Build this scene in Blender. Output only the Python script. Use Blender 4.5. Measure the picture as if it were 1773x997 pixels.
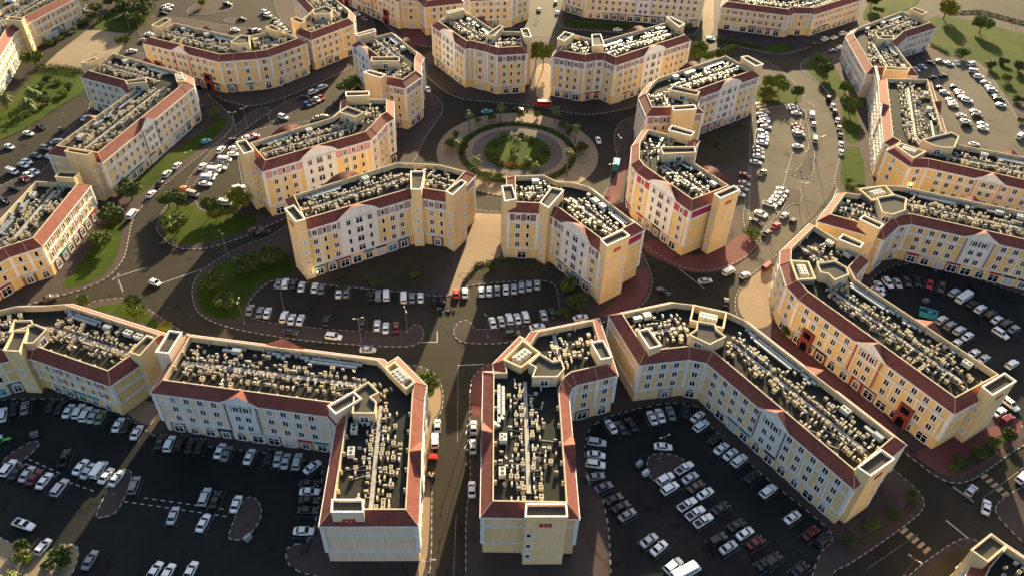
import bpy, bmesh, math, random
from mathutils import Vector, Matrix
R=math.radians
for o in list(bpy.data.objects): bpy.data.objects.remove(o)
S=bpy.context.scene; COL=S.collection
# ---------------- camera
cd=bpy.data.cameras.new('camera'); CAM=bpy.data.objects.new('camera',cd); COL.objects.link(CAM); S.camera=CAM
cd.sensor_width=36; cd.lens=1332.07/1773*36; cd.clip_start=1; cd.clip_end=5000
th=R(40.63); ro=R(2.02); CH=155.
fw=Vector((0,math.cos(th),-math.sin(th))); rt=Vector((1,0,0)); up=rt.cross(fw)
r2=rt*math.cos(ro)+up*math.sin(ro); u2=-rt*math.sin(ro)+up*math.cos(ro)
CAM.matrix_world=Matrix(((r2.x,u2.x,-fw.x,0),(r2.y,u2.y,-fw.y,0),(r2.z,u2.z,-fw.z,CH),(0,0,0,1)))
# ---------------- sky and sun
SEL,SAZ=17.0,9.5
wd=bpy.data.worlds.new('World'); S.world=wd; wd.use_nodes=True
nt=wd.node_tree; bg=nt.nodes['Background']; sk=nt.nodes.new('ShaderNodeTexSky'); sk.sky_type='NISHITA'; sk.sun_disc=False
sk.sun_elevation=R(SEL); sk.sun_rotation=R(SAZ); sk.altitude=0; sk.air_density=1.0; sk.dust_density=3.0; sk.ozone_density=.6
nt.links.new(sk.outputs[0],bg.inputs[0]); bg.inputs[1].default_value=0.07
ld=bpy.data.lights.new('sun','SUN'); ld.energy=5.0; ld.angle=R(0.5); ld.color=(1,.79,.46)
SUN=bpy.data.objects.new('sun',ld); COL.objects.link(SUN); SUN.location=(100,300,200)
d=Vector((math.sin(R(SAZ))*math.cos(R(SEL)),math.cos(R(SAZ))*math.cos(R(SEL)),math.sin(R(SEL))))
SUN.rotation_euler=d.to_track_quat('Z','Y').to_euler()
S.view_settings.view_transform='Standard'; S.view_settings.look='None'; S.view_settings.gamma=1; S.view_settings.use_curve_mapping=False
S.view_settings.exposure=1.95
S.cycles.max_bounces=5; S.cycles.diffuse_bounces=3; S.cycles.glossy_bounces=2; S.cycles.use_denoising=True
BUILDINGS=[{"name":"apartment_building","fl":5,"label":"V-shaped block with white curved-gable bay, below and left of the roundabout","poly":[[-62.1,184.8],[-68.27,196.98],[-39.24,217.94],[-25.22,217.6],[-16.53,214.04],[-21.58,201.98],[-29.2,203.57],[-33.21,203.14]],"mode":"rim","tow":[[[-68.21,187.07],[-66.04,189.11],[-60.99,182.34],[-63.47,180.78]],[[-21.63,199.51],[-17.36,206.2],[-15.42,204.89],[-19.19,197.48]],[[-33.68,210.14],[-29.17,210.43],[-29.17,200.01],[-32.32,199.81]]],"pent":[],"box":[],"style":"mauve","gable":"round","wall":"yellow","key":"B"},{"name":"apartment_building","fl":5,"label":"V-shaped block with magenta top corner, right of the lit walkway","poly":[[0.17,197.65],[-0.35,212.45],[8.82,213.57],[13.12,210.1],[17.83,209.8],[23.13,207.75],[36.12,189.0],[25.75,180.0],[13.49,195.54],[7.65,197.56]],"mode":"rim","tow":[[[24.98,177.35],[31.72,182.46],[33.6,179.8],[26.52,174.38]],[[-4.3,203.5],[-1.1,204.13],[0.43,196.47],[-3.13,195.05]],[[7.54,194.93],[11.26,203.67],[15.12,202.26],[10.19,192.36]]],"pent":[],"box":[],"style":"plum","gable":"round","wall":"yellow","key":"C"},{"name":"apartment_building","fl":5,"label":"block with red-framed top windows above the maroon paved corner, right of the roundabout","poly":[[46.57,246.1],[52.9,243.19],[61.19,241.29],[58.18,234.9],[57.59,227.37],[68.68,211.24],[55.53,202.48],[42.44,221.86],[41.28,225.76],[42.54,236.74]],"mode":"rim","tow":[[[62.18,203.18],[69.4,208.39],[70.77,205.96],[63.73,200.83]],[[54.82,246.35],[62.22,242.12],[60.54,239.26],[52.97,242.85]]],"pent":[[[48.82,231.34],[60.55,232.15],[60.51,228.53],[49.18,226.74]]],"box":[],"style":"red","gable":"round","wall":"yellow","key":"T2"},{"name":"apartment_building","fl":5,"label":"five-storey block with long white facade facing the car park, upper right of the roundabout","poly":[[54.99,287.83],[86.64,311.79],[95.06,298.56],[68.53,278.54],[65.65,269.5],[66.73,266.16],[58.46,264.06],[49.94,263.09],[48.88,274.52],[51.53,281.22]],"mode":"rim","tow":[[[91.66,306.92],[94.74,308.17],[99.57,300.62],[95.74,298.14]],[[56.78,260.94],[65.36,262.71],[65.69,259.42],[56.96,257.66]]],"pent":[[[59.68,278.5],[69.23,274.08],[67.73,270.8],[57.52,274.59]]],"box":[],"style":"white","gable":"round","wall":"yellow","key":"T1"},{"name":"apartment_building","fl":5,"label":"block with green shop sign and church-like corner window above the roundabout","poly":[[16.5,311.55],[27.14,308.04],[31.26,310.29],[35.91,310.68],[39.9,306.64],[72.45,332.62],[66.78,346.26],[35.84,323.39],[30.18,324.47],[21.43,329.42]],"mode":"rim","tow":[[[15.61,319.13],[18.97,326.81],[22.83,324.45],[18.68,316.78]],[[66.0,347.74],[68.32,347.6],[73.26,340.36],[70.07,336.4]],[[30.65,324.66],[34.51,325.48],[35.33,314.27],[30.29,312.79]]],"pent":[],"box":[],"style":"white","gable":"round","wall":"yellow","key":"b5","sign":"green"},{"name":"apartment_building","fl":5,"label":"five-storey block above the roundabout, left of the tall twin trees","poly":[[-37.17,338.14],[-23.03,317.65],[-21.54,318.47],[-18.37,316.83],[-13.94,314.83],[-12.51,313.94],[-9.39,311.86],[0.53,314.04],[0.03,329.66],[-7.29,329.02],[-13.0,331.77],[-26.71,351.92]],"mode":"rim","tow":[[[-0.15,327.86],[2.98,328.86],[4.58,319.79],[1.36,319.86]],[[-33.87,344.68],[-27.57,349.62],[-26.27,348.15],[-32.68,342.85]]],"pent":[[[-15.07,320.65],[-9.56,331.52],[-7.8,330.58],[-11.39,319.92]]],"box":[],"style":"plum","gable":"round","wall":"yellow","key":"b4"},{"name":"apartment_building","fl":5,"label":"five-storey block with pale blue-white side and magenta top strip, upper left of the roundabout","poly":[[-68.4,313.76],[-56.01,323.58],[-42.5,303.76],[-42.92,298.58],[-42.15,290.25],[-41.34,287.16],[-45.28,278.94],[-51.9,281.25],[-58.75,286.35],[-56.57,292.21],[-57.4,298.87]],"mode":"rim","tow":[[[-70.4,316.2],[-63.28,322.62],[-62.06,320.2],[-68.76,314.29]],[[-60.71,280.13],[-58.78,282.24],[-51.69,278.91],[-53.23,275.97]]],"pent":[[[-59.86,294.68],[-49.02,295.84],[-48.13,291.71],[-59.6,291.02]]],"box":[],"style":"white","gable":"round","wall":"yellow","key":"b3"},{"name":"apartment_building","fl":5,"label":"five-storey block with pink top storey and orange side roof, left of the roundabout","poly":[[-82.25,216.56],[-90.09,227.32],[-66.17,246.89],[-62.94,255.9],[-63.76,261.24],[-49.12,261.95],[-47.71,252.36],[-49.16,250.18],[-51.85,240.67],[-52.9,237.69]],"mode":"rim","tow":[[[-93.77,224.29],[-91.02,226.1],[-86.37,219.41],[-89.07,217.05]],[[-64.47,263.31],[-55.9,264.37],[-55.18,261.09],[-63.61,259.67]]],"pent":[[[-63.85,247.72],[-61.73,252.32],[-55.05,248.37],[-57.52,244.56]]],"box":[],"style":"pink","gable":"round","wall":"yellow","key":"A5"},{"name":"apartment_building","fl":4,"label":"yellow V-shaped block with bright corner bay and red balcony, near the top left","poly":[[-160.1,318.83],[-125.32,304.31],[-120.3,305.72],[-111.63,308.19],[-107.26,310.44],[-97.1,323.13],[-107.63,331.6],[-117.97,324.26],[-124.19,322.37],[-155.07,334.8]],"mode":"rim","tow":[[[-161.98,327.3],[-159.08,335.76],[-155.91,334.19],[-157.97,325.31]],[[-112.64,329.37],[-110.48,332.21],[-105.19,327.55],[-106.84,325.49]]],"pent":[[[-123.2,312.76],[-120.73,320.57],[-117.08,319.96],[-114.99,312.57],[-119.32,310.66]]],"box":[],"style":"yellow","gable":"tri","wall":"yellow","key":"b1"},{"name":"apartment_building","fl":4,"label":"yellow block with red corner portico, right of the bright corner bay block","poly":[[-98.38,334.52],[-92.89,330.28],[-83.75,341.97],[-79.69,347.46],[-80.62,355.67],[-97.8,382.42],[-109.61,377.85],[-97.6,357.63],[-99.48,344.18]],"mode":"rim","tow":[[[-104.03,339.64],[-102.07,342.01],[-96.7,338.15],[-98.51,335.13]]],"pent":[[[-96.66,350.47],[-91.66,356.77],[-87.68,352.83],[-87.76,347.54],[-94.64,346.46]]],"box":[],"style":"yellow","gable":"tri","wall":"yellow","key":"b2"},{"name":"apartment_building","fl":4,"label":"four-storey cream block with sunlit orange tile roof, at the far left beside the grass strip","poly":[[-171.79,284.86],[-168.69,301.47],[-137.72,287.28],[-132.84,284.4],[-130.42,278.21],[-131.32,274.1],[-141.41,223.83],[-157.22,227.37],[-147.6,270.39],[-153.92,277.49]],"mode":"rim","tow":[[[-175.42,287.69],[-172.29,293.03],[-169.84,291.73],[-172.73,287.45]],[[-150.82,220.86],[-150.2,223.35],[-141.59,221.58],[-142.22,219.02]]],"pent":[[[-151.96,273.91],[-145.49,276.92],[-143.4,273.65],[-150.34,271.26]]],"box":[[[-136.49,283.37],[-134.38,285.49],[-130.43,277.8],[-133.32,276.82]]],"style":"cream","gable":"tri","wall":"yellow","key":"K"},{"name":"apartment_building","fl":4,"label":"four-storey yellow block with a magenta corner storey at the top edge, left of centre","poly":[[-97.94,410.96],[-60.87,375.95],[-59.0,378.08],[-51.17,377.85],[-47.23,369.56],[-28.25,377.11],[-31.79,390.75],[-54.35,393.71],[-62.53,399.23],[-90.59,430.36]],"mode":"eave","tow":[],"pent":[],"box":[],"style":"yellow","gable":"tri","wall":"yellow","key":"b14"},{"name":"apartment_building","fl":4,"label":"yellow block with a red portico at the top edge, left of the sunlit street gap","poly":[[-26.27,379.84],[-4.63,383.89],[-2.62,388.5],[3.98,395.29],[3.85,421.45],[-9.99,403.41],[-26.37,398.58]],"mode":"eave","tow":[],"pent":[],"box":[],"style":"yellow","gable":"tri","wall":"yellow","key":"b15"},{"name":"apartment_building","fl":4,"label":"long pale block with ground-floor arches, top edge, right of the sunlit gap","poly":[[21.78,409.58],[33.11,400.43],[92.17,393.38],[97.35,415.59],[35.04,423.61],[24.78,430.36]],"mode":"ground","tow":[],"pent":[],"box":[],"style":"cream","gable":"tri","wall":"yellow","key":"b16"},{"name":"apartment_building","fl":4,"label":"four-storey block with pink corner bay and scaffolded white side, at the right edge","poly":[[152.78,303.26],[170.14,303.95],[158.84,260.58],[159.99,250.07],[190.63,239.3],[181.22,224.24],[145.62,239.24],[140.5,239.42],[137.0,247.09],[139.77,251.34],[137.97,253.84]],"mode":"rim","tow":[],"pent":[[[146.55,249.68],[152.29,252.56],[159.77,255.96],[161.32,253.2],[156.24,244.82],[152.64,244.57],[149.18,245.56]]],"box":[[[136.22,246.87],[139.08,248.46],[146.01,243.44],[139.56,238.33]]],"style":"pinkbay","gable":"tri","wall":"yellow","key":"b19"},{"name":"apartment_building","fl":4,"label":"block with curved maroon roof and grey-framed gable, right edge","poly":[[108.76,215.36],[99.84,202.62],[113.94,195.85],[120.25,202.74],[126.24,204.47],[163.85,190.14],[169.04,205.86],[129.0,220.52],[123.32,220.42],[112.84,214.5]],"mode":"rim","tow":[[[107.14,197.85],[109.19,199.94],[113.87,195.54],[111.87,192.98]]],"pent":[[[116.95,210.51],[123.39,212.62],[126.51,210.69],[123.79,203.92],[118.88,201.21],[115.77,202.22]]],"box":[[[113.56,217.27],[123.22,219.92],[124.23,214.47],[115.78,210.78]]],"style":"greybay","gable":"tri","wall":"yellow","key":"b20"},{"name":"apartment_building","fl":4,"label":"long four-storey yellow block with red arched porticoes, lower right","poly":[[93.11,195.95],[82.85,184.02],[81.29,178.18],[80.94,169.27],[82.62,164.32],[108.18,126.51],[122.4,134.85],[97.65,170.37],[97.74,176.14],[103.03,182.1]],"mode":"rim","tow":[[[114.75,128.75],[122.53,133.63],[124.17,130.97],[116.18,126.0]],[[97.3,186.9],[99.58,189.52],[104.39,185.22],[102.59,182.9]]],"pent":[[[87.71,175.1],[93.23,176.52],[95.82,173.61],[95.44,170.41],[90.61,167.65],[89.61,170.4],[87.55,170.92]]],"box":[[[80.88,177.53],[86.15,177.16],[86.07,169.45],[80.66,168.72]]],"style":"redbay","gable":"tri","wall":"yellow","key":"E"},{"name":"apartment_building","fl":4,"label":"long block with white pediment overlooking the dark lower right car park","poly":[[29.62,152.42],[34.52,138.69],[45.93,140.94],[51.72,139.64],[76.63,104.09],[88.81,113.89],[62.21,151.52],[58.07,154.49],[49.16,156.98],[44.26,157.62]],"mode":"rim","tow":[[[76.49,103.55],[83.49,108.58],[85.54,106.08],[78.62,101.27]],[[32.84,144.09],[35.59,145.05],[38.26,139.02],[35.14,137.72]]],"pent":[[[48.93,148.73],[53.39,147.84],[53.43,145.9],[55.41,143.27],[50.72,140.11],[45.84,143.6],[48.24,145.63]]],"box":[[[49.27,156.43],[57.86,153.93],[55.89,147.56],[47.45,150.22]]],"style":"creambay","gable":"tri","wall":"yellow","key":"D"},{"name":"apartment_building","fl":4,"label":"block with tan end wall and red plaque, right of the bottom street","poly":[[-3.79,129.27],[-0.59,129.56],[-1.45,133.98],[3.22,141.13],[5.07,139.84],[7.14,144.4],[21.73,149.41],[24.32,133.72],[21.19,132.61],[15.23,130.46],[13.4,128.54],[12.12,124.9],[13.14,93.29],[-2.45,92.96]],"mode":"rim","tow":[[[4.43,91.36],[12.77,91.7],[12.94,88.6],[4.29,88.25]],[[20.43,139.3],[23.61,140.22],[25.51,134.19],[22.51,133.31]]],"pent":[[[4.73,131.34],[7.45,134.81],[10.68,132.35],[12.78,132.88],[13.53,130.06],[11.71,127.17],[5.58,126.88],[6.5,130.14]]],"box":[[[-1.55,133.49],[3.2,140.62],[7.62,136.3],[2.91,130.96]]],"style":"tan","gable":"tri","wall":"yellow","key":"G","tw":0.12},{"name":"apartment_building","fl":4,"label":"block with pale end wall, bottom centre, left of the street","poly":[[-82.56,123.18],[-81.24,138.21],[-32.82,132.27],[-30.41,129.82],[-28.33,132.0],[-22.49,125.46],[-22.61,121.44],[-20.24,90.2],[-35.4,89.58],[-36.92,113.88],[-40.67,118.05]],"mode":"rim","tow":[[[-35.4,90.74],[-29.06,91.0],[-28.42,88.02],[-34.97,87.76]],[[-86.54,130.52],[-85.9,138.16],[-82.59,137.69],[-83.2,130.19]],[[-41.34,115.51],[-36.22,120.13],[-34.01,118.02],[-39.06,113.16]]],"pent":[[[-36.15,120.54],[-33.35,123.51],[-30.29,120.25],[-31.99,118.84],[-30.41,117.27],[-30.22,113.95],[-35.42,113.71]]],"box":[[[-30.26,129.12],[-28.23,131.52],[-22.41,125.01],[-24.34,122.62]]],"style":"white4","gable":"tri","wall":"pale","key":"F","tw":1.12},{"name":"apartment_building","fl":3,"label":"three-storey yellow block with dark red shutters and curved corner gable, at the left edge","poly":[[-156.52,209.56],[-142.69,209.14],[-142.7,179.76],[-144.99,177.82],[-149.01,174.76],[-154.85,164.61],[-166.61,174.1],[-156.82,187.08]],"mode":"rim","tow":[[[-149.66,209.67],[-150.13,213.19],[-143.39,213.19],[-143.38,209.46]]],"pent":[],"box":[],"style":"shutter","gable":"tri","wall":"yellow","key":"b12"},{"name":"apartment_building","fl":3,"label":"three-storey block in the top left corner beside the sandy lot","poly":[[-227.68,343.42],[-220.62,372.97],[-236.38,388.8],[-242.03,349.2],[-241.36,329.41],[-226.68,284.57],[-214.62,277.65],[-228.8,329.71]],"mode":"rim","tow":[[[-231.12,334.44],[-231.15,338.1],[-224.03,337.52],[-223.61,333.92]]],"pent":[],"box":[],"style":"shutter","gable":"tri","wall":"yellow","key":"b13"},{"name":"apartment_building","fl":3,"label":"three-storey yellow block with curved corner gable at the top edge, right of centre","poly":[[101.04,391.81],[134.13,383.18],[137.01,386.72],[145.55,386.93],[147.06,385.72],[180.12,410.39],[181.74,426.38],[151.06,407.18],[140.84,406.19],[107.37,415.73]],"mode":"eave","tow":[],"pent":[],"box":[],"style":"shutter","gable":"tri","wall":"yellow","key":"b17"},{"name":"apartment_building","fl":3,"label":"three-storey white-fronted block beside the sunlit park, top right","poly":[[156.13,351.57],[153.73,321.02],[171.35,321.27],[172.12,349.38],[182.62,362.87],[200.09,374.9],[190.9,388.35],[161.23,364.75],[156.74,357.91]],"mode":"rim","tow":[[[157.8,317.98],[167.63,316.54],[166.49,314.04],[156.63,314.59]],[[193.95,387.14],[197.15,389.14],[201.03,383.29],[197.65,380.17]]],"pent":[[[166.06,356.31],[169.65,356.05],[168.44,352.52],[173.8,352.19],[171.51,348.29],[165.18,348.3]]],"box":[],"style":"shutterw","gable":"tri","wall":"yellow","key":"b18"},{"name":"apartment_building","fl":3,"label":"yellow block with plain side wall and maroon roof, left edge below road bend","poly":[[-120.14,151.46],[-90.54,141.28],[-98.63,128.1],[-120.54,135.78],[-124.5,135.77],[-137.65,129.64],[-146.54,142.74],[-132.58,149.97],[-125.32,150.56]],"mode":"rim","tow":[[[-94.88,132.95],[-92.66,139.02],[-90.14,138.01],[-91.71,131.84]],[[-126.75,139.02],[-123.2,139.39],[-121.61,131.81],[-125.71,131.97]]],"pent":[[[-124.33,141.49],[-122.45,141.78],[-118.87,140.21],[-119.79,135.04],[-122.09,134.92]],[[-128.66,142.84],[-124.27,143.26],[-123.02,141.55],[-123.78,140.93],[-127.71,138.41]]],"box":[],"style":"shutter","gable":"tri","wall":"yellow","key":"b25"},{"name":"apartment_building","fl":4,"label":"block with a small square lift tower cut off by the bottom right corner","poly":[[101.98,86.53],[110.98,76.94],[98.85,67.79],[92.98,77.99],[96.48,81.9]],"mode":"rim","tow":[[[98.76,88.17],[100.76,85.6],[95.23,81.79],[92.95,84.31]]],"pent":[],"box":[],"style":"cream","gable":"tri","wall":"yellow","key":"b26"}]
PADS=[{"label":"central","poly":[[-97.57,174.96],[-92.76,164.81],[-84.89,159.78],[-73.21,156.77],[-56.1,154.11],[-31.41,153.03],[-26.33,154.21],[-24.62,158.04],[-25.54,161.84],[-28.39,163.17],[-29.25,159.24],[-47.2,159.05],[-69.37,161.06],[-77.64,163.59],[-78.77,169.37],[-75.99,178.31],[-71.95,181.29],[-57.98,178.74],[-32.85,176.84],[-19.44,174.88],[-15.44,180.23],[-4.83,183.02],[11.41,185.03],[14.22,181.01],[14.22,165.85],[-10.35,160.92],[-11.22,164.05],[-13.36,165.68],[-15.64,164.32],[-16.82,160.11],[-14.49,155.73],[-3.79,155.79],[6.08,158.4],[30.0,167.16],[40.8,175.17],[44.46,185.43],[43.66,194.63],[41.5,204.62],[37.52,214.14],[32.05,226.62],[24.46,230.87],[7.85,222.29],[-4.45,220.83],[-13.98,221.65],[-27.61,233.17],[-32.99,244.46],[-38.33,244.11],[-75.44,210.72],[-80.27,202.92],[-90.97,193.9],[-97.69,183.25]],"smooth":2},{"label":"east ring","poly":[[31.3,233.9],[36.19,243.02],[39.18,253.28],[38.81,265.2],[38.84,277.44],[42.4,289.22],[49.39,294.22],[61.96,317.51],[87.86,349.53],[118.13,361.86],[128.83,322.66],[124.81,312.38],[103.25,304.37],[97.46,291.22],[91.02,263.08],[84.93,240.32],[78.59,216.58],[83.25,208.0],[75.15,198.81],[64.3,191.96],[54.24,192.86],[43.05,204.71],[36.82,217.47],[32.54,227.73]],"smooth":2},{"label":"north ring","poly":[[-43.04,326.59],[-32.41,310.25],[-24.33,303.27],[-1.91,301.78],[12.92,298.7],[24.29,293.9],[32.36,294.49],[39.37,297.05],[49.71,302.48],[64.92,320.56],[87.0,352.68],[94.15,361.86],[89.27,375.27],[51.94,379.2],[23.98,372.45],[-0.59,377.48],[-44.39,351.53],[-45.17,338.61]],"smooth":2},{"label":"west ring","poly":[[-43.43,342.53],[-40.98,312.36],[-32.93,302.09],[-31.25,291.84],[-36.84,269.82],[-38.84,250.16],[-43.65,243.76],[-77.22,213.98],[-89.23,200.8],[-100.21,193.67],[-109.76,194.34],[-118.45,202.59],[-120.46,209.01],[-120.39,221.81],[-111.67,222.36],[-108.39,215.51],[-97.35,215.15],[-93.65,221.69],[-101.61,239.96],[-110.18,264.68],[-107.04,270.38],[-97.03,276.25],[-79.64,282.33],[-74.24,291.2],[-75.78,312.45],[-74.82,324.05],[-63.73,333.37]],"smooth":2},{"label":"north west block","poly":[[-119.62,285.32],[-114.4,277.39],[-114.5,266.19],[-121.56,245.47],[-127.25,225.0],[-128.76,214.26],[-128.45,207.53],[-125.19,196.51],[-122.89,187.61],[-123.84,179.0],[-128.43,173.29],[-140.71,166.35],[-161.93,150.42],[-201.61,192.07],[-182.62,226.27],[-176.75,235.03],[-170.85,239.37],[-179.21,255.45],[-173.81,283.81],[-198.68,326.01],[-200.95,337.05],[-180.63,343.29],[-146.35,318.33],[-132.65,299.84]],"smooth":2},{"label":"top left block","poly":[[-190.61,366.42],[-169.08,337.81],[-143.55,307.17],[-123.68,294.71],[-111.99,290.43],[-103.11,296.26],[-90.76,311.29],[-76.04,332.37],[-68.11,344.32],[-71.82,377.02],[-101.41,450.02],[-143.49,445.7],[-125.89,387.19],[-108.32,365.15],[-132.43,370.16],[-186.91,385.44],[-191.18,377.41]],"smooth":2},{"label":"top block left","poly":[[-108.43,469.25],[-79.83,399.32],[-58.64,365.27],[-44.12,354.21],[-29.3,372.07],[-0.66,381.88],[1.51,398.89],[4.41,423.96],[6.58,481.44]],"smooth":2},{"label":"top block middle","poly":[[15.35,482.37],[18.07,408.45],[18.89,389.63],[24.36,384.11],[55.16,382.4],[81.51,381.79],[91.34,382.65],[112.5,492.66]],"smooth":2},{"label":"top block right","poly":[[119.04,493.36],[96.07,384.53],[105.83,371.06],[121.32,363.47],[129.49,362.14],[140.57,369.86],[154.63,380.92],[174.5,397.46],[192.63,424.72],[226.51,504.75]],"smooth":2},{"label":"east block","poly":[[131.93,345.53],[135.51,356.03],[143.56,361.98],[157.84,372.02],[173.76,395.11],[196.84,418.47],[214.69,428.47],[219.0,418.86],[239.66,430.8],[267.86,407.31],[293.8,383.56],[169.7,145.58],[132.43,126.58],[115.37,115.28],[110.19,113.39],[106.09,114.39],[100.85,121.59],[86.97,139.65],[70.35,163.8],[67.38,171.89],[69.04,181.23],[76.23,191.45],[88.52,203.25],[106.07,224.41],[119.57,239.46],[119.32,247.98],[124.36,259.77],[131.83,276.98],[136.38,300.07],[139.47,328.07]],"smooth":2},{"label":"bottom centre block","poly":[[-7.09,74.59],[-7.81,85.06],[-8.96,101.76],[-8.06,106.51],[-9.47,121.8],[-10.32,137.16],[-10.19,142.37],[-7.29,147.04],[-2.12,149.94],[8.56,155.94],[29.81,164.67],[42.37,170.59],[53.43,175.05],[63.34,171.68],[66.72,166.81],[81.52,142.5],[95.34,117.5],[99.57,111.3],[99.95,107.6],[96.76,103.87],[77.3,91.28],[72.16,89.02],[63.89,77.14]],"smooth":1},{"label":"bottom left block","poly":[[-180.03,146.1],[-138.17,161.19],[-130.03,165.38],[-124.65,167.45],[-117.78,169.9],[-112.91,169.37],[-103.97,163.47],[-97.59,158.88],[-91.4,155.38],[-61.8,150.61],[-29.9,146.6],[-23.49,146.25],[-18.59,141.55],[-17.22,136.84],[-16.95,130.48],[-18.99,126.94],[-16.69,101.44],[-15.5,89.8],[-15.46,74.29],[-140.41,69.8]],"smooth":1},{"label":"corner right","poly":[[87.58,88.25],[100.21,96.41],[105.94,99.11],[108.79,97.46],[118.43,85.43],[113.88,76.5],[75.21,75.13]],"smooth":2},{"label":"edge right","poly":[[115.94,107.78],[115.52,103.86],[121.56,91.58],[146.92,121.45],[126.39,114.06]],"smooth":2},{"label":"lot island","poly":[[-118.9,230.36],[-115.85,228.68],[-114.47,238.33],[-111.79,263.22],[-105.31,280.95],[-101.72,287.14],[-105.13,290.94],[-109.78,288.56],[-114.64,268.92],[-118.13,244.88]],"smooth":1},{"label":"lot island","poly":[[-102.45,282.62],[-102.92,288.06],[-93.86,302.81],[-89.35,302.62],[-89.17,295.23],[-97.63,278.6],[-100.27,277.93]],"smooth":2},{"label":"lot island","poly":[[102.67,255.71],[108.47,255.28],[119.2,278.75],[123.25,303.91],[125.49,307.03],[125.9,303.37],[118.03,268.51],[113.37,253.87],[110.69,249.71],[107.1,250.04],[102.66,253.17]],"smooth":1},{"label":"lot island","poly":[[96.42,243.79],[105.19,242.71],[105.0,237.87],[102.53,232.5],[98.96,232.28],[93.3,223.4],[85.44,213.86],[84.53,214.74],[93.08,224.86],[99.72,236.49],[95.9,241.58]],"smooth":1},{"label":"lot island","poly":[[-172.55,386.47],[-161.71,385.51],[-152.09,393.35],[-151.19,400.59],[-163.18,414.33],[-173.63,398.47]],"smooth":2},{"label":"lot island","poly":[[-151.29,379.69],[-149.46,384.68],[-143.07,383.32],[-140.72,377.79],[-146.92,376.28]],"smooth":2}]
LOTS=[{"poly":[[20.22,125.88],[24.96,130.45],[38.29,135.38],[50.01,136.92],[52.95,127.34],[63.7,112.77],[73.74,101.27],[75.64,97.33],[70.05,92.81],[62.68,77.09],[23.29,75.68],[23.9,104.65],[19.8,109.29],[19.1,117.71]],"h":0.13},{"poly":[[-159.3,115.2],[-131.49,129.52],[-122.72,129.92],[-109.5,130.54],[-94.12,123.93],[-88.59,119.76],[-82.37,117.7],[-44.46,114.1],[-42.98,105.06],[-42.31,91.56],[-47.59,90.65],[-46.59,86.54],[-41.89,84.04],[-20.62,82.22],[-20.75,74.1],[-140.41,69.8]],"h":0.13},{"poly":[[114.37,192.11],[127.5,200.25],[138.55,199.36],[161.17,186.17],[178.85,176.39],[166.49,154.1],[134.83,131.56],[130.38,132.7],[128.23,141.56],[119.13,158.63],[111.53,180.78]],"h":0.13},{"poly":[[184.52,341.71],[191.64,354.81],[212.54,365.05],[225.46,362.13],[216.43,307.48],[209.34,277.75],[200.48,259.76],[177.26,271.09],[179.64,297.14],[181.47,321.06]],"h":0.13},{"poly":[[99.92,291.4],[107.16,307.3],[123.37,306.92],[122.89,303.21],[85.77,208.78],[83.43,207.05],[80.97,218.42],[88.77,252.44]],"h":0.13}]
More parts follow.
